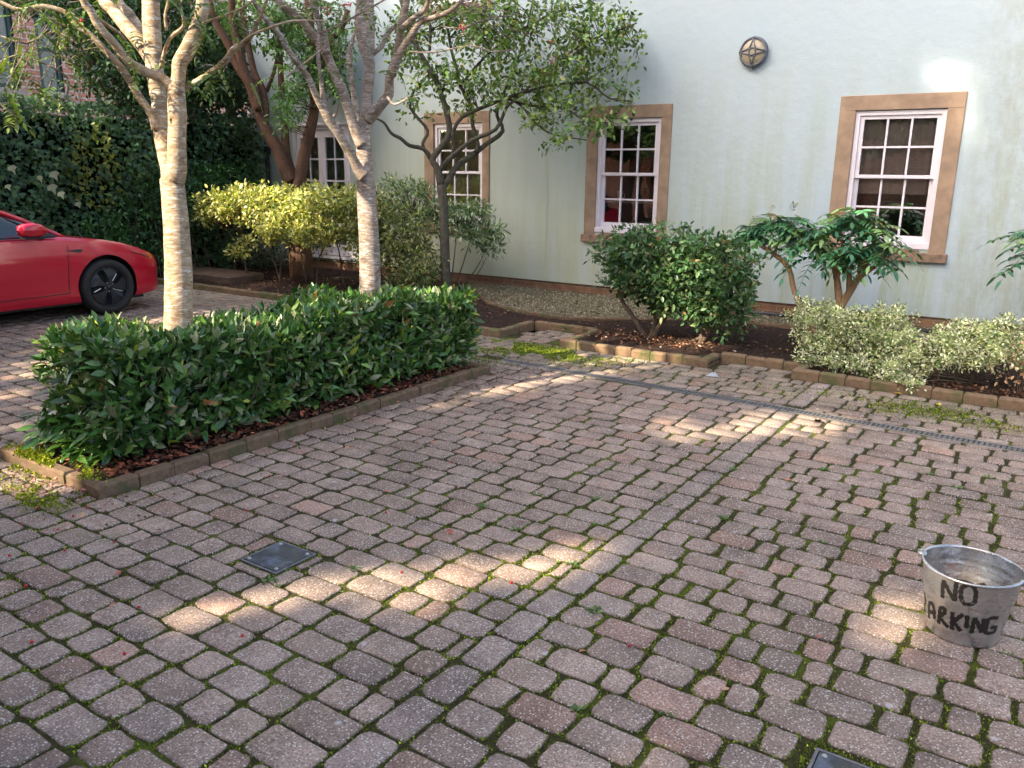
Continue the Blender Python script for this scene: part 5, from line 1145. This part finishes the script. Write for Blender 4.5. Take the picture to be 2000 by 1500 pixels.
shrub('elaeagnus_bush', 'rounded dark green bush with small oval leaves on forking stems, between two sash windows', 'bush', (-3.3, 8, 0),
      [(-3.85, 8.05, .90, .42, .42, .28), (-3.4, 8.05, .95, .58, .48, .28), (-2.95, 8.05, .90, .52, .48, .28), (-3.1, 8.0, .65, .65, .45, .28), (-3.4, 8.0, .72, .55, .45, .28), (-3.05, 7.95, .5, .5, .35, .2), (-3.7, 8.0, .66, .42, .4, .22), (-2.75, 8.0, .6, .32, .4, .28), (-2.72, 7.95, .36, .28, .3, .2), (-3.0, 7.95, .38, .2, .25, .12), (-3.35, 8.05, .42, .25, .3, .12)],
      1700, 9, .08, .066, OVAL, [(.06, .13, .045), (.10, .18, .06), (.045, .10, .04), (.25, .29, .14), (.20, .13, .05)], [5, 4, 3, 1.4, .5], 'leaf', bs, .85, .25, .0, .25, .7, .3, shell=.5)
# mahonia with tan stems and whorls of compound leaves
ms = [[(-1.92, 9.25, 0, .055), (-1.9, 9.25, .32, .048), (-1.95, 9.28, .6, .036), (-2.02, 9.3, .8, .028), (-2.12, 9.3, .95, .022)], [(-1.9, 9.25, .35, .045), (-1.78, 9.25, .62, .038), (-1.68, 9.22, .85, .03), (-1.62, 9.2, 1.1, .02)], [(-1.82, 9.25, .55, .032), (-1.86, 9.28, .85, .026), (-1.9, 9.3, 1.15, .018)],
      [(-1.74, 9.25, .7, .03), (-1.55, 9.2, .88, .022), (-1.45, 9.15, 1.05, .016)], [(-1.98, 9.28, .66, .03), (-1.93, 9.28, .85, .022), (-1.95, 9.25, 1.1, .015)], [(-1.72, 9.22, .75, .026), (-1.75, 9.2, 1.0, .02), (-1.72, 9.2, 1.25, .014)]]
ms2 = [[(-2.05, 9.1, .02, .034), (-2.2, 9.12, .22, .032), (-2.38, 9.2, .5, .03), (-2.48, 9.25, .75, .028), (-2.68, 9.28, .9, .026), (-2.86, 9.3, 1.0, .02), (-2.9, 9.3, 1.12, .016)], [(-2.66, 9.28, .89, .018), (-2.62, 9.28, 1.05, .014), (-2.5, 9.3, 1.2, .011)], [(-2.72, 9.28, .93, .014), (-2.72, 9.3, 1.1, .011), (-2.7, 9.3, 1.2, .01)], [(-2.15, 9.1, .12, .016), (-2.0, 9.05, .05, .02), (-1.9, 9.0, 0, .02)]]
MAH = [(.06, .20, .085), (.11, .28, .11), (.04, .14, .07), (.19, .32, .10)]
def mahonia(label, stems, tips, loc, sc=1.0):
    t = thing('mahonia', label, 'shrub', 'tall mahonias in the bed', loc=loc); b = MB()
    for s in stems: b.tube(s, 10, smooth=3, wob=.06)
    local(b.build('stems', M['tanbark'], None, True), t); b = MB()
    for (x, y, z, n, L) in tips:
        n = int(n*1.2); az = np.arange(n)*2.39996+rng.random()*6; el = rng.uniform(-.2, .95, n); D = np.stack([np.cos(az)*np.cos(el), np.sin(az)*np.cos(el), np.sin(el)], 1)
        pinnate(b, np.tile([x, y, z], (n, 1))+rng.normal(0, .02, (n, 3)), D, L*1.15*rng.uniform(.75, 1.15, n)*sc, rng.uniform(.095, .12, n)*sc, 6, MAH, .28, .55, 1.05, tw=.003)
    local(b.build('leaves', M['laurel'], None, True), t)
    b = MB()
    for (x, y, z, n, L) in tips[:3]:
        C2 = np.tile([x, y, z+.1], (3, 1)); pinnate(b, C2, rng.normal(0, .6, (3, 3))+np.array([0, 0, .6]), np.full(3, L*.7), np.full(3, .06), 5, [(.30, .13, .04), (.26, .20, .05)], .2, .4, 1.0)
    local(b.build('young_leaves', M['leaf'], None, True), t)
mahonia('big mahonia with drooping jagged leaves and two tan trunks below the right sash window', ms, [(-1.68, 9.2, 1.16, 17, .36), (-1.95, 9.3, 1.24, 15, .34), (-1.55, 9.15, 1.05, 14, .34), (-2.3, 9.3, 1.0, 14, .34), (-2.1, 9.25, 1.15, 14, .34), (-1.80, 9.2, 1.32, 15, .30), (-1.85, 9.1, 1.0, 10, .36), (-1.65, 9.1, .95, 10, .34), (-2.15, 9.2, .92, 10, .36), (-1.8, 9.15, .88, 8, .34), (-2.35, 9.3, 1.14, 12, .3), (-2.5, 9.3, .98, 8, .28)], (-1.9, 9.25, 0))
mahonia('leaning mahonia with a bent bare tan stem, right of the rounded bush', ms2, [(-2.95, 9.3, 1.10, 16, .28), (-2.75, 9.3, 1.22, 14, .26), (-2.52, 9.3, 1.24, 14, .28), (-2.88, 9.25, 1.04, 9, .24), (-2.42, 9.25, 1.14, 9, .26), (-2.65, 9.25, 1.15, 9, .26)], (-2.1, 9.1, 0), .85)
mahonia('mahonia mostly cut off by the right edge, only its leaf tips in view', [[(.25, 9.2, 0, .05), (.12, 9.2, .6, .035), (-.1, 9.2, 1.1, .02)], [(.24, 9.2, .5, .03), (.4, 9.2, 1.1, .02)]], [(-.12, 9.2, 1.14, 18, .42), (.3, 9.2, 1.2, 14, .36), (-.1, 9.15, 1.0, 12, .42), (.1, 9.2, 1.3, 12, .36)], (.25, 9.2, 0))
# variegated ground-hugging euonymus
EU = [(.60, .58, .34), (.74, .70, .50), (.24, .32, .12), (.10, .19, .05), (.36, .38, .16)]
def euon(label, loc, els, seeds, cols_w):
    st = [[(loc[0]+random.gauss(0, .1), loc[1]+random.gauss(0, .08), .02, .006), (e[0]*.6+loc[0]*.4, e[1]*.6+loc[1]*.4, e[2]*.6+.05, .004), (e[0], e[1], e[2], .003)] for e in els]
    t = shrub('euonymus_shrub', label, 'shrub', loc, els, seeds, 11, .05, .030, OVAL3, EU, cols_w, 'leaf', st, 1.0, .35, .0, .25, .7, .25, shell=.9); tag(t, group='cream and green euonymus mounds'); return t
euon('spreading cream and green euonymus at the foot of the two mahonias', (-1.45, 8.0, 0),
     [(-1.95, 8.3, .42, .28, .22, .12), (-1.75, 8.0, .30, .3, .28, .24), (-1.45, 8.0, .32, .32, .3, .26), (-1.2, 8.1, .38, .24, .26, .24), (-1.35, 7.6, .12, .35, .14, .08), (-1.7, 7.65, .14, .25, .15, .1), (-2.05, 8.35, .5, .14, .12, .05), (-1.05, 7.8, .25, .2, .2, .18), (-1.05, 7.45, .08, .25, .12, .06)], 1500, [6, 5, 3, 1.5, 3])
euon('whiter euonymus mound spilling over the kerb at the right edge', (-.45, 7.8, 0),
     [(-.55, 7.9, .42, .3, .28, .12), (-.2, 7.9, .48, .3, .3, .12), (-.8, 7.65, .26, .22, .2, .16), (-.95, 7.35, .12, .16, .16, .09), (-.85, 7.22, .08, .08, .06, .05), (-.45, 7.6, .32, .3, .2, .12), (-.1, 7.6, .36, .28, .2, .12), (.3, 7.8, .4, .3, .3, .15), (-1.0, 7.5, .14, .14, .14, .1)], 1500, [7, 7, 2, 1, 3])
# dead branch with hanging brown leaves at the right edge, among the euonymus
dt = thing('dead_sprig', 'withered sprig with papery tan leaves at the right edge of the bed', 'twig', loc=(-.12, 7.5, 0))
b = MB()
for k in range(5): b.tube([(-.1+random.gauss(0, .04), 7.5, .05, .004), (-.14+random.gauss(0, .05), 7.47, .25, .003), (-.16+random.gauss(0, .06), 7.45, .45, .002)], 4, cap=False)
local(b.build('stem', M['twig'], None), dt); b = MB(); n = 90; P = np.stack([rng.normal(-.15, .06, n), rng.normal(7.46, .04, n), rng.uniform(.12, .5, n)], 1); put_leaves(b, OVAL3, P, rng.normal(0, 1, (n, 3))+np.array([0, 0, -.6]), .04, None, None, tints(n, [(.50, .33, .18), (.38, .22, .12)]), 1); local(b.build('leaves', M['litter'], None), dt)
# ivy/ground shrub in the shade at back left
shrub('ground_shrub', 'low grey green shrub in deep shade under the hedge end, behind the stone slab', 'shrub', (-12.0, 9.6, 0), [(-12.3, 9.5, .3, .5, .4, .28), (-11.8, 9.7, .25, .5, .4, .22), (-11.3, 9.8, .2, .4, .3, .18)], 260, 9, .06, .04, OVAL3, [(.07, .11, .06), (.16, .20, .12)], None, 'dull', [[(-11.9, 9.6, 0, .008), (-11.9, 9.6, .3, .004)], [(-12.3, 9.5, 0, .008), (-12.3, 9.5, .3, .004)]])
# ------------------------------------------------------------------ small things on the ground
def rect_n(n, x0, x1, y0, y1): return rng.uniform(x0, x1, n), rng.uniform(y0, y1, n)
# leaf litter in the beds
def litter(name, label, X, Y, z, L, cols, w=None):
    n = len(X); b = MB(); P = np.stack([X, Y, z+rng.random(n)*.02], 1); D = rng.normal(size=(n, 3))*np.array([1, 1, .25]); put_leaves(b, OVAL3, P, D, L*rng.uniform(.5, 1.2, n), None, None, tints(n, cols, w, .35), .45)
    return tag(b.build(name, M['litter']), label, 'leaf litter', kind='stuff')
BRN = [(.10, .045, .025), (.20, .09, .05), (.055, .03, .02), (.30, .17, .10), (.36, .26, .2)]
X1, Y1 = rect_n(5200, -14, .8, 7.25, 9.6); k = (Y1 > np.array([bed_limit(x) for x in X1])+.1) & (rng.random(len(X1)) < np.where(X1 < -5.5, 1, .55)); X1, Y1 = X1[k], Y1[k]
X2, Y2 = rng.normal(-3.4, .45, 900), rng.normal(7.75, .16, 900); k = Y2 > 7.25; X1 = np.concatenate([X1, X2[k]]); Y1 = np.concatenate([Y1, Y2[k]])
X2, Y2 = rng.normal(-.35, .4, 500), rng.normal(7.45, .09, 500); k = (Y2 > 7.3); X1 = np.concatenate([X1, X2[k]]); Y1 = np.concatenate([Y1, Y2[k]])
litter('leaf_litter', 'brown fallen leaves and twigs scattered over the dark soil of the planting bed', X1, Y1, .062, .035, BRN, [5, 4, 5, 1.2, .5])
X1, Y1 = rect_n(1500, HB[0]+.1, HB[2]-.1, HB[1]+.1, HB[3]-.1); X2, Y2 = rng.uniform(-4.33, -4.16, 700), rng.uniform(2.3, 5.6, 700)
litter('hedge_litter', 'rusty fallen leaves lying under the laurel hedge', np.concatenate([X1, X2]), np.concatenate([Y1, Y2]), .055, .045, [(.16, .06, .03), (.30, .09, .05), (.08, .04, .025), (.34, .2, .12)], [5, 3, 5, 1])
X1, Y1 = np.concatenate([rng.normal(-3.9, .16, 240), rng.normal(-3.95, .10, 200), rng.normal(-4.05, .25, 120), rng.normal(-4.35, .35, 260)]), np.concatenate([rng.normal(5.45, .28, 240), rng.uniform(2.3, 5.7, 200), rng.normal(5.95, .15, 120), rng.normal(2.12, .09, 260)])
k = ~((X1 > HB[0]) & (X1 < HB[2]) & (Y1 > HB[1]) & (Y1 < HB[3])); litter('swept_leaves', 'small drift of reddish leaf scraps on the paving along the hedge kerb', X1[k], Y1[k], .004, .022, [(.26, .09, .08), (.34, .18, .13), (.14, .07, .05)])
X1, Y1 = rng.uniform(-4.0, -2.2, 2600), rng.uniform(2.3, 6.4, 2600); k = (rng.random(2600) < np.exp(-(X1+4.0)*1.1)) & (np.abs((Y1-2.665)/P_-np.round((Y1-2.665)/P_)) < .08)
litter('joint_debris', 'rusty plant scraps caught in the paving joints near the hedge', X1[k], Y1[k], -.004, .013, [(.24, .10, .07), (.34, .15, .10), (.12, .06, .04)])
# single leaves lying about on the paving
proto = None
spots = [(-2.22, 4.9), (-2.9, 3.1), (-3.55, 2.95), (-3.3, 2.7), (-3.7, 2.5), (-3.2, 3.9), (-2.6, 3.4), (-1.95, 3.9), (-3.0, 5.0), (-2.75, 4.4), (-3.45, 4.2), (-3.6, 3.5), (-2.3, 2.9), (-1.25, 2.35), (-.95, 3.3), (-3.9, 1.95), (-3.2, 1.75), (-2.95, 1.55), (-1.9, 5.5), (-2.5, 5.7), (-3.3, 5.3), (-1.1, 4.6), (-.55, 2.95), (-.72, 2.45), (-4.6, 6.6), (-4.3, 6.7), (-3.6, 6.3), (-.5, 6.7), (-2.35, 6.9), (-3.1, 6.6), (-5.8, 3.2), (-6.2, 4.2), (-6.9, 5.0), (-3.85, 3.0), (-2.05, 3.2)]
cols = [(.42, .13, .09), (.50, .20, .12), (.36, .15, .12), (.55, .30, .18)]
LF = []
for i, (x, y) in enumerate(spots):
    if i < 4:
        b = MB(); put_leaves(b, OVAL, np.array([[0, 0, 0.]]), np.array([[1, 0, .12]]), .036, .04, None, np.array([cols[i]]), .25); o = b.build('fallen_leaf', M['litter'], smooth=True); LF.append(o)
    else: o = LF[i % 4].copy(); COL.objects.link(o)
    o.location = (x, y, .012); o.rotation_euler = (random.gauss(0, .2), random.gauss(0, .15), random.uniform(0, 6.28)); s = random.uniform(.7, 1.25); o.scale = (s, s, s)
    tag(o, 'single reddish fallen leaf lying on the block paving', 'leaf', 'fallen leaves dotted over the paving')
yl = MB(); put_leaves(yl, OVAL, np.array([[0, 0, 0.]]), np.array([[1, 0, .1]]), .07, .06, None, np.array([(.60, .42, .05)]), .2)
o = yl.build('fallen_leaf', M['litter'], smooth=True, loc=(-.97, 7.12, .015)); tag(o, 'yellow fallen leaf beside the kerb below the euonymus', 'leaf', 'fallen leaves dotted over the paving')
o2 = o.copy(); COL.objects.link(o2); o2.location = (-.60, 6.92, .014); o2.rotation_euler = (0, 0, 2); tag(o2, 'orange yellow fallen leaf on the paving near the right edge, between kerb and drain', 'leaf', 'fallen leaves dotted over the paving')
bp_ = [(-3.95, 1.95), (-4.05, 1.75), (-3.85, 1.82), (-3.6, 1.72), (-3.5, 1.9), (-4.2, 1.9), (-3.4, 1.45), (-2.95, 1.25), (-3.75, 1.55), (-2.86, 1.62), (-2.35, 1.72), (-1.12, 2.5), (-2.7, 2.9), (-3.3, 2.5), (-3.6, 2.9), (-2.2, 2.45), (-1.75, 2.65), (-6.3, 2.9), (-6.1, 3.3), (-3.5, 4.6), (-2.9, 3.7), (-3.0, 1.15), (-4.0, 2.05), (-2.6, 1.4)]
bo = MB(); bo.lathe([(0, -.0065), (.0055, -.004), (.0065, 0), (.0055, .004), (.001, .0065), (0, .0055)], seg=12); b0 = bo.build('fallen_berry', M['berry'], smooth=True)
for i, (x, y) in enumerate(bp_):
    o = b0 if i == 0 else b0.copy()
    if i: COL.objects.link(o)
    o.location = (x, y, .008); s = random.uniform(.8, 1.15); o.scale = (s, s, s); tag(o, 'tiny red rowan berry lying on the block paving', 'berry', 'fallen red berries')
# scrap of paper, twig lump
b = MB(); b.add([(0, 0, 0), (.11, .02, .004), (.07, .07, .03), (.02, .06, .012), (.05, .03, .035)], [(0, 1, 4), (1, 2, 4), (2, 3, 4), (3, 0, 4)])
tag(b.build('litter_scrap', simple('dirty_foil', (.35, .37, .42), .5, .3), loc=(-2.45, 6.78, .006)), 'crumpled grey and white scrap on the paving between kerb and drain', 'litter')
b = MB(); V = nrm(rng.normal(size=(40, 3)))*.03*rng.uniform(.6, 1.2, (40, 1)); V[:, 2] = np.abs(V[:, 2])*.8
for i in range(36): b.add(V[[i, (i*7+3) % 40, (i*11+5) % 40]], [(0, 1, 2)])
tag(b.build('soil_clod', M['mulch'], loc=(-1.28, 5.93, .004)), 'dark clod of soil on the sunlit paving just below the drain', 'soil')
# moss tufts in the joints and moss patches
def moss(name, label, X, Y, z, s0, cols, up=.6):
    n = len(X); a, b_, c = frames(n); D = nrm(rng.normal(0, .55, (n, 3))+np.array([0, 0, up])); b = MB(); s = s0*rng.uniform(.5, 1.4, n)
    put_leaves(b, DIAM, np.stack([X, Y, np.full(n, z)+rng.random(n)*.002], 1), D, s, s*1.5, nrm(rng.normal(size=(n, 3))), tints(n, cols, None, .3), .5)
    return tag(b.build(name, M['moss'], smooth=False), label, 'moss', kind='stuff')
MC = [(.17, .23, .022), (.27, .32, .035), (.10, .15, .02), (.13, .12, .04)]
# joints: keep points close to the perimeter of the setts
cent = []
vv = pv.v; jx, jy = [], []
for V in vv:
    if len(V) < 40: continue
    x, y = V[0][0], V[0][1]
    if not (-4.2 < x < .9 and .9 < y < 5.2): continue
    nn_ = 16; ring = V[nn_:2*nn_] if len(V) == 64 else V[len(V)//4:len(V)//2]
    d = math.hypot(x, y-0); q = ring[rng.integers(0, len(ring), int(340 if y < 3.5 else 170))]; q2 = ring[rng.integers(0, len(ring), len(q))]
    f = rng.random((len(q), 1)); i = rng.integers(0, len(ring), len(q)); p = ring[i]*(1-f)+ring[(i+1) % len(ring)]*f
    mx_ = (ring[:, 0].min()+ring[:, 0].max())/2; hw_ = (ring[:, 0].max()-ring[:, 0].min())/2; p = p[(np.abs(p[:, 0]-mx_) > hw_-.022) | (rng.random(len(p)) < .18)]
    p = p[:, :2]+rng.normal(0, .0045, (len(p), 2)); jx.append(p[:, 0]); jy.append(p[:, 1])
jx, jy = np.concatenate(jx), np.concatenate(jy)
def fb(x, y): return np.sin(x*2.3+1.1*np.sin(y*1.7))*.5+np.sin(y*2.9+x*1.3+2)*.5+np.sin(x*7.1+y*5.3)*.35
dens = np.clip(.50+.22*(jx+2.2)/2+.35*fb(jx, jy)-.55*np.exp(-((jx+3.2)**2/.9+(jy-3.9)**2/1.3)), .03, 1); k = rng.random(len(jx)) < dens
CVX, CVY = [], []
for (a_, b_, c_, d_) in FORB[1:]:
    for _ in range(900):
        q = random.random(); o_ = random.gauss(.0, .008)+.004; s_ = random.randrange(4)
        CVX.append((a_+(c_-a_)*q, a_+(c_-a_)*q, a_-o_, c_+o_)[s_]); CVY.append((b_-o_, d_+o_, b_+(d_-b_)*q, b_+(d_-b_)*q)[s_])
CVX, CVY = np.array(CVX), np.array(CVY)
moss('joint_moss', 'green moss growing in the joints between the paving blocks', np.concatenate([jx[k], CVX]), np.concatenate([jy[k], CVY]), -.007, .0085, MC)
X1, Y1 = np.concatenate([rng.normal(-4.2, .42, 9000), rng.normal(-.55, .5, 3200), rng.normal(-4.5, .2, 900)]), np.concatenate([rng.normal(6.78, .18, 9000), rng.normal(6.72, .14, 3200), rng.normal(6.15, .15, 900)])
k = (fb(X1*3, Y1*3) > -.35) & (Y1 < 7.1) & (np.abs(Y1-drain_y(X1)) > .07); X1, Y1 = X1[k], Y1[k]
moss('moss_patch', 'patches of moss spread over the paving along the flower bed', X1, Y1, .001, .016, [(.17, .22, .02), (.24, .28, .03), (.09, .13, .015)], .5)
X1, Y1 = np.concatenate([rng.normal(-4.85, .12, 1800), rng.normal(-4.45, .12, 1500), rng.normal(-4.35, .14, 1300), rng.normal(-5.0, .2, 800)]), np.concatenate([rng.normal(2.22, .045, 1800), rng.normal(2.20, .045, 1500), rng.normal(1.98, .06, 1300), rng.normal(1.9, .12, 800)])
k = fb(X1*5, Y1*5) > -.3; X1, Y1 = X1[k], Y1[k]; Z1 = np.where((Y1 > 2.16), .07, .0)
n = len(X1); b = MB(); s = .016*rng.uniform(.5, 1.3, n); put_leaves(b, DIAM, np.stack([X1, Y1, Z1], 1), rng.normal(0, .5, (n, 3))+np.array([0, 0, .6]), s, s*1.5, nrm(rng.normal(size=(n, 3))), tints(n, [(.26, .27, .02), (.18, .22, .02)], None, .3), .5)
tag(b.build('corner_moss', M['moss']), 'bright yellow green moss cushions on the kerb corner of the hedge bed', 'moss', kind='stuff')
# weeds rooted in the joints
wp = [(-1.75, 3.35), (-2.05, 3.1), (-2.2, 3.55), (-1.55, 3.8), (-1.9, 3.7), (-1.62, 3.0), (-2.35, 3.2), (-1.7, 4.3), (-1.25, 3.9), (-.45, 5.2), (-.3, 5.0), (-.6, 5.35), (-.15, 5.3), (-1.0, 4.9), (-2.4, 2.35), (-2.55, 2.12), (-1.35, 2.7), (-.85, 2.2), (-1.1, 2.05), (-2.62, 2.07), (.02, 3.6), (.05, 3.3), (-.75, 3.9), (-.9, 5.1), (-1.45, 4.6), (-2.0, 4.1)]
WD = []
for i, (x, y) in enumerate(wp):
    if i < 3:
        n = 26; b = MB(); az = rng.uniform(0, 6.28, n); P = np.stack([np.cos(az)*rng.random(n)*.02, np.sin(az)*rng.random(n)*.02, np.zeros(n)], 1); put_leaves(b, OVAL3, P, np.stack([np.cos(az), np.sin(az), rng.uniform(.2, 1.2, n)], 1), rng.uniform(.010, .022, n), None, None, tints(n, [(.09, .17, .04), (.14, .22, .05)]), .3); o = b.build('weed', M['leaf'], smooth=True); WD.append(o)
    else: o = WD[i % 3].copy(); COL.objects.link(o)
    r = round((y-2.665)/P_)*P_+2.665; o.location = (x, r, -.004); o.rotation_euler = (0, 0, random.uniform(0, 6)); s = random.uniform(.8, 1.3); o.scale = (s, s, s)
    tag(o, 'little tuft of green weed rooted in a paving joint', 'weed', 'weeds in the paving joints')

# ------------------------------------------------------------------ unseen trees added to shade the court, crowns holed for sun spots
LIT = []  # target spots for sun, cut as gaps into the added crowns
def lit(x, y, z, r): LIT.append((x, y, z, r))
for z in np.arange(.7, 4.2, .22): lit(-4.75-.1*(z-.7), 3.15+.05*z, z, .24)
for z in np.arange(.7, 2.0, .22): lit(-4.72, 4.9, z, .15)
for p in ((-5.2, 3.4, 2.7), (-4.9, 3.3, 3.0), (-5.6, 3.6, 2.8)): lit(*p, .25)
for x in np.arange(-11.6, -9.3, .3): lit(x, 8.4, 1.25, .26)
lit(-9.9, 8.3, .95, .25); lit(-10.75, 8.3, .5, .15); lit(-9.5, 8.3, 1.0, .2); lit(-9.2, 8.4, 1.1, .2); lit(-8.9, 8.3, 1.2, .15); lit(-10.2, 8.0, .15, .2); lit(-9.8, 7.7, .1, .15)
for x, y, r in ((-2.62, 1.74, .075), (-2.52, 1.90, .085), (-2.40, 2.06, .075), (-2.27, 2.25, .075), (-2.12, 2.42, .10), (-2.0, 2.60, .13), (-1.88, 2.75, .13), (-1.76, 2.93, .12), (-1.62, 3.10, .11), (-1.86, 2.48, .07),
                (-1.52, 5.75, .11), (-1.53, 5.5, .13), (-1.60, 5.3, .10), (-2.1, 5.20, .09), (-1.95, 5.22, .10), (-1.8, 5.25, .10), (-1.35, 5.8, .12), (-1.2, 5.75, .10),
                (-4.3, 6.62, .10), (-4.15, 6.75, .13), (-4.0, 6.85, .13), (-3.85, 6.92, .10), (-4.4, 6.55, .09),
                (-.37, 3.40, .09), (-.30, 3.28, .09), (-.42, 3.48, .06)): lit(x, y, 0, r)
for x in np.arange(-5.0, -4.2, .14): lit(x, 2.16, .05, .13)
lit(-4.1, 2.3, .05, .10); lit(-3.98, 2.42, 0, .10); lit(-3.88, 2.62, 0, .07); lit(-4.6, 1.98, 0, .10); lit(-4.85, 1.95, 0, .12)
lit(-5.0, 2.5, .70, .22); lit(-5.0, 2.8, .75, .15); lit(-4.75, 2.6, .74, .12); lit(-5.1, 2.5, .4, .14)
lit(-.13, 3.27, .2, .06); lit(-.08, 3.45, .25, .06)
[lit(x_, 10.4, z_, .07) for x_, z_ in ((-1.42, 2.92), (-1.28, 2.95), (-1.16, 2.93), (-1.4, 2.78), (-1.26, 2.78), (-1.14, 2.78), (-1.1, 2.62), (-1.02, 2.45), (-.98, 2.3), (-1.0, 2.15), (-1.12, 2.45), (-1.14, 2.3))]
lit(-1.5, 10.4, .35, .05); lit(-1.3, 10.4, .40, .05); lit(-3.4, 7.7, .1, .12); lit(-3.65, 7.7, .1, .08)
for y in (3.2, 4.0, 4.7): lit(-9.5, y, 1.0, .12)
lit(-9.43, 4.6, 1.05, .2)
for i in range(26): lit(rng.uniform(-9, -5.6), rng.uniform(2.6, 5.8), 0, rng.uniform(.04, .10))
LP = np.array(LIT); S3 = np.array(SUN)
def clear(P, pad, keep=0):
    ok = np.ones(len(P), bool)
    for x, y, z, r in LP:
        v = P-np.array([x, y, z]); t = v@S3; d = np.linalg.norm(v-t[:, None]*S3, axis=1); ok &= ~((d < r*1.1+pad) & (t > 0) & (rng.random(len(P)) > (keep*4.2 if z > 2.2 and y > 10 else keep)))
    return ok
def added_shade_tree(label, x, y, els, ncl, per=14):
    t = thing('added_shade_tree', label, 'tree', 'unseen trees added to shade the court', loc=(x, y, 0)); TRK = [[(x, y, -.1, .28), (x, y, 2.5, .24), (x+.1, y, 5, .2), (x, y, 9, .12), (x, y, 12, .05)]]
    for k in range(7):
        a = k*2.4; z = 3.5+k*1.1; TRK.append([(x, y, z, .10), (x+1.5*math.cos(a), y+.8*math.sin(a), z+1.2, .06), (x+3*math.cos(a), y+1.3*math.sin(a), z+2, .03)])
    C_, dd = ell_pts(els, ncl); n = len(C_)*per; P = np.repeat(C_, per, 0)+rng.normal(0, .42, (n, 3)); P = P[clear(P, .13, .12)]
    P = P[P[:, 2] > 2.6]; n = len(P); b = MB(); put_leaves(b, OVAL3, P, rng.normal(size=(n, 3)), .30*rng.uniform(.7, 1.1, n), None, nrm(S3+rng.normal(0, .5, (n, 3))), tints(n, [(.05, .09, .025), (.07, .12, .03)]), .5)
    local(b.build('crown', M['dull'], None, True), t)
    b = MB()
    for q in TRK:
        qa = np.array([p[:3] for p in q]); qa = np.concatenate([qa[:-1]+(qa[1:]-qa[:-1])*u for u in np.linspace(0, 1, 9)])
        if q is TRK[0] or clear(qa, q[0][3]).all(): b.tube(q, 8)
    local(b.build('trunk', M['brownbark'], None, True), t)
groups = {x: [] for x in (-1.0, -7.6, -12.6, -17.5)}
for zz_ in np.arange(3.6, 15.5, 2.1):
    tt = min(zz_/.545, 18.9); xa, xb = -13.5-.352*tt, 2.2-.352*tt
    for xx in np.arange(xa, xb+1.0, 2.4):
        g = min(groups, key=lambda q: abs(q-xx)); groups[g].append((xx+rng.normal(0, .2), -4.6+rng.normal(0, .4), zz_+rng.normal(0, .2), 1.75, 1.5, 1.5))
for (gx_, els), lab in zip(groups.items(), ('unseen tree added for shade just behind the viewer', 'unseen tree added for shade, second behind the viewer towards the car', 'unseen tree added for shade, third behind the viewer towards the car', 'unseen tree added for shade, farthest left behind the viewer')):
    added_shade_tree('tall '+lab, gx_, -5.2, els, 170*len(els))
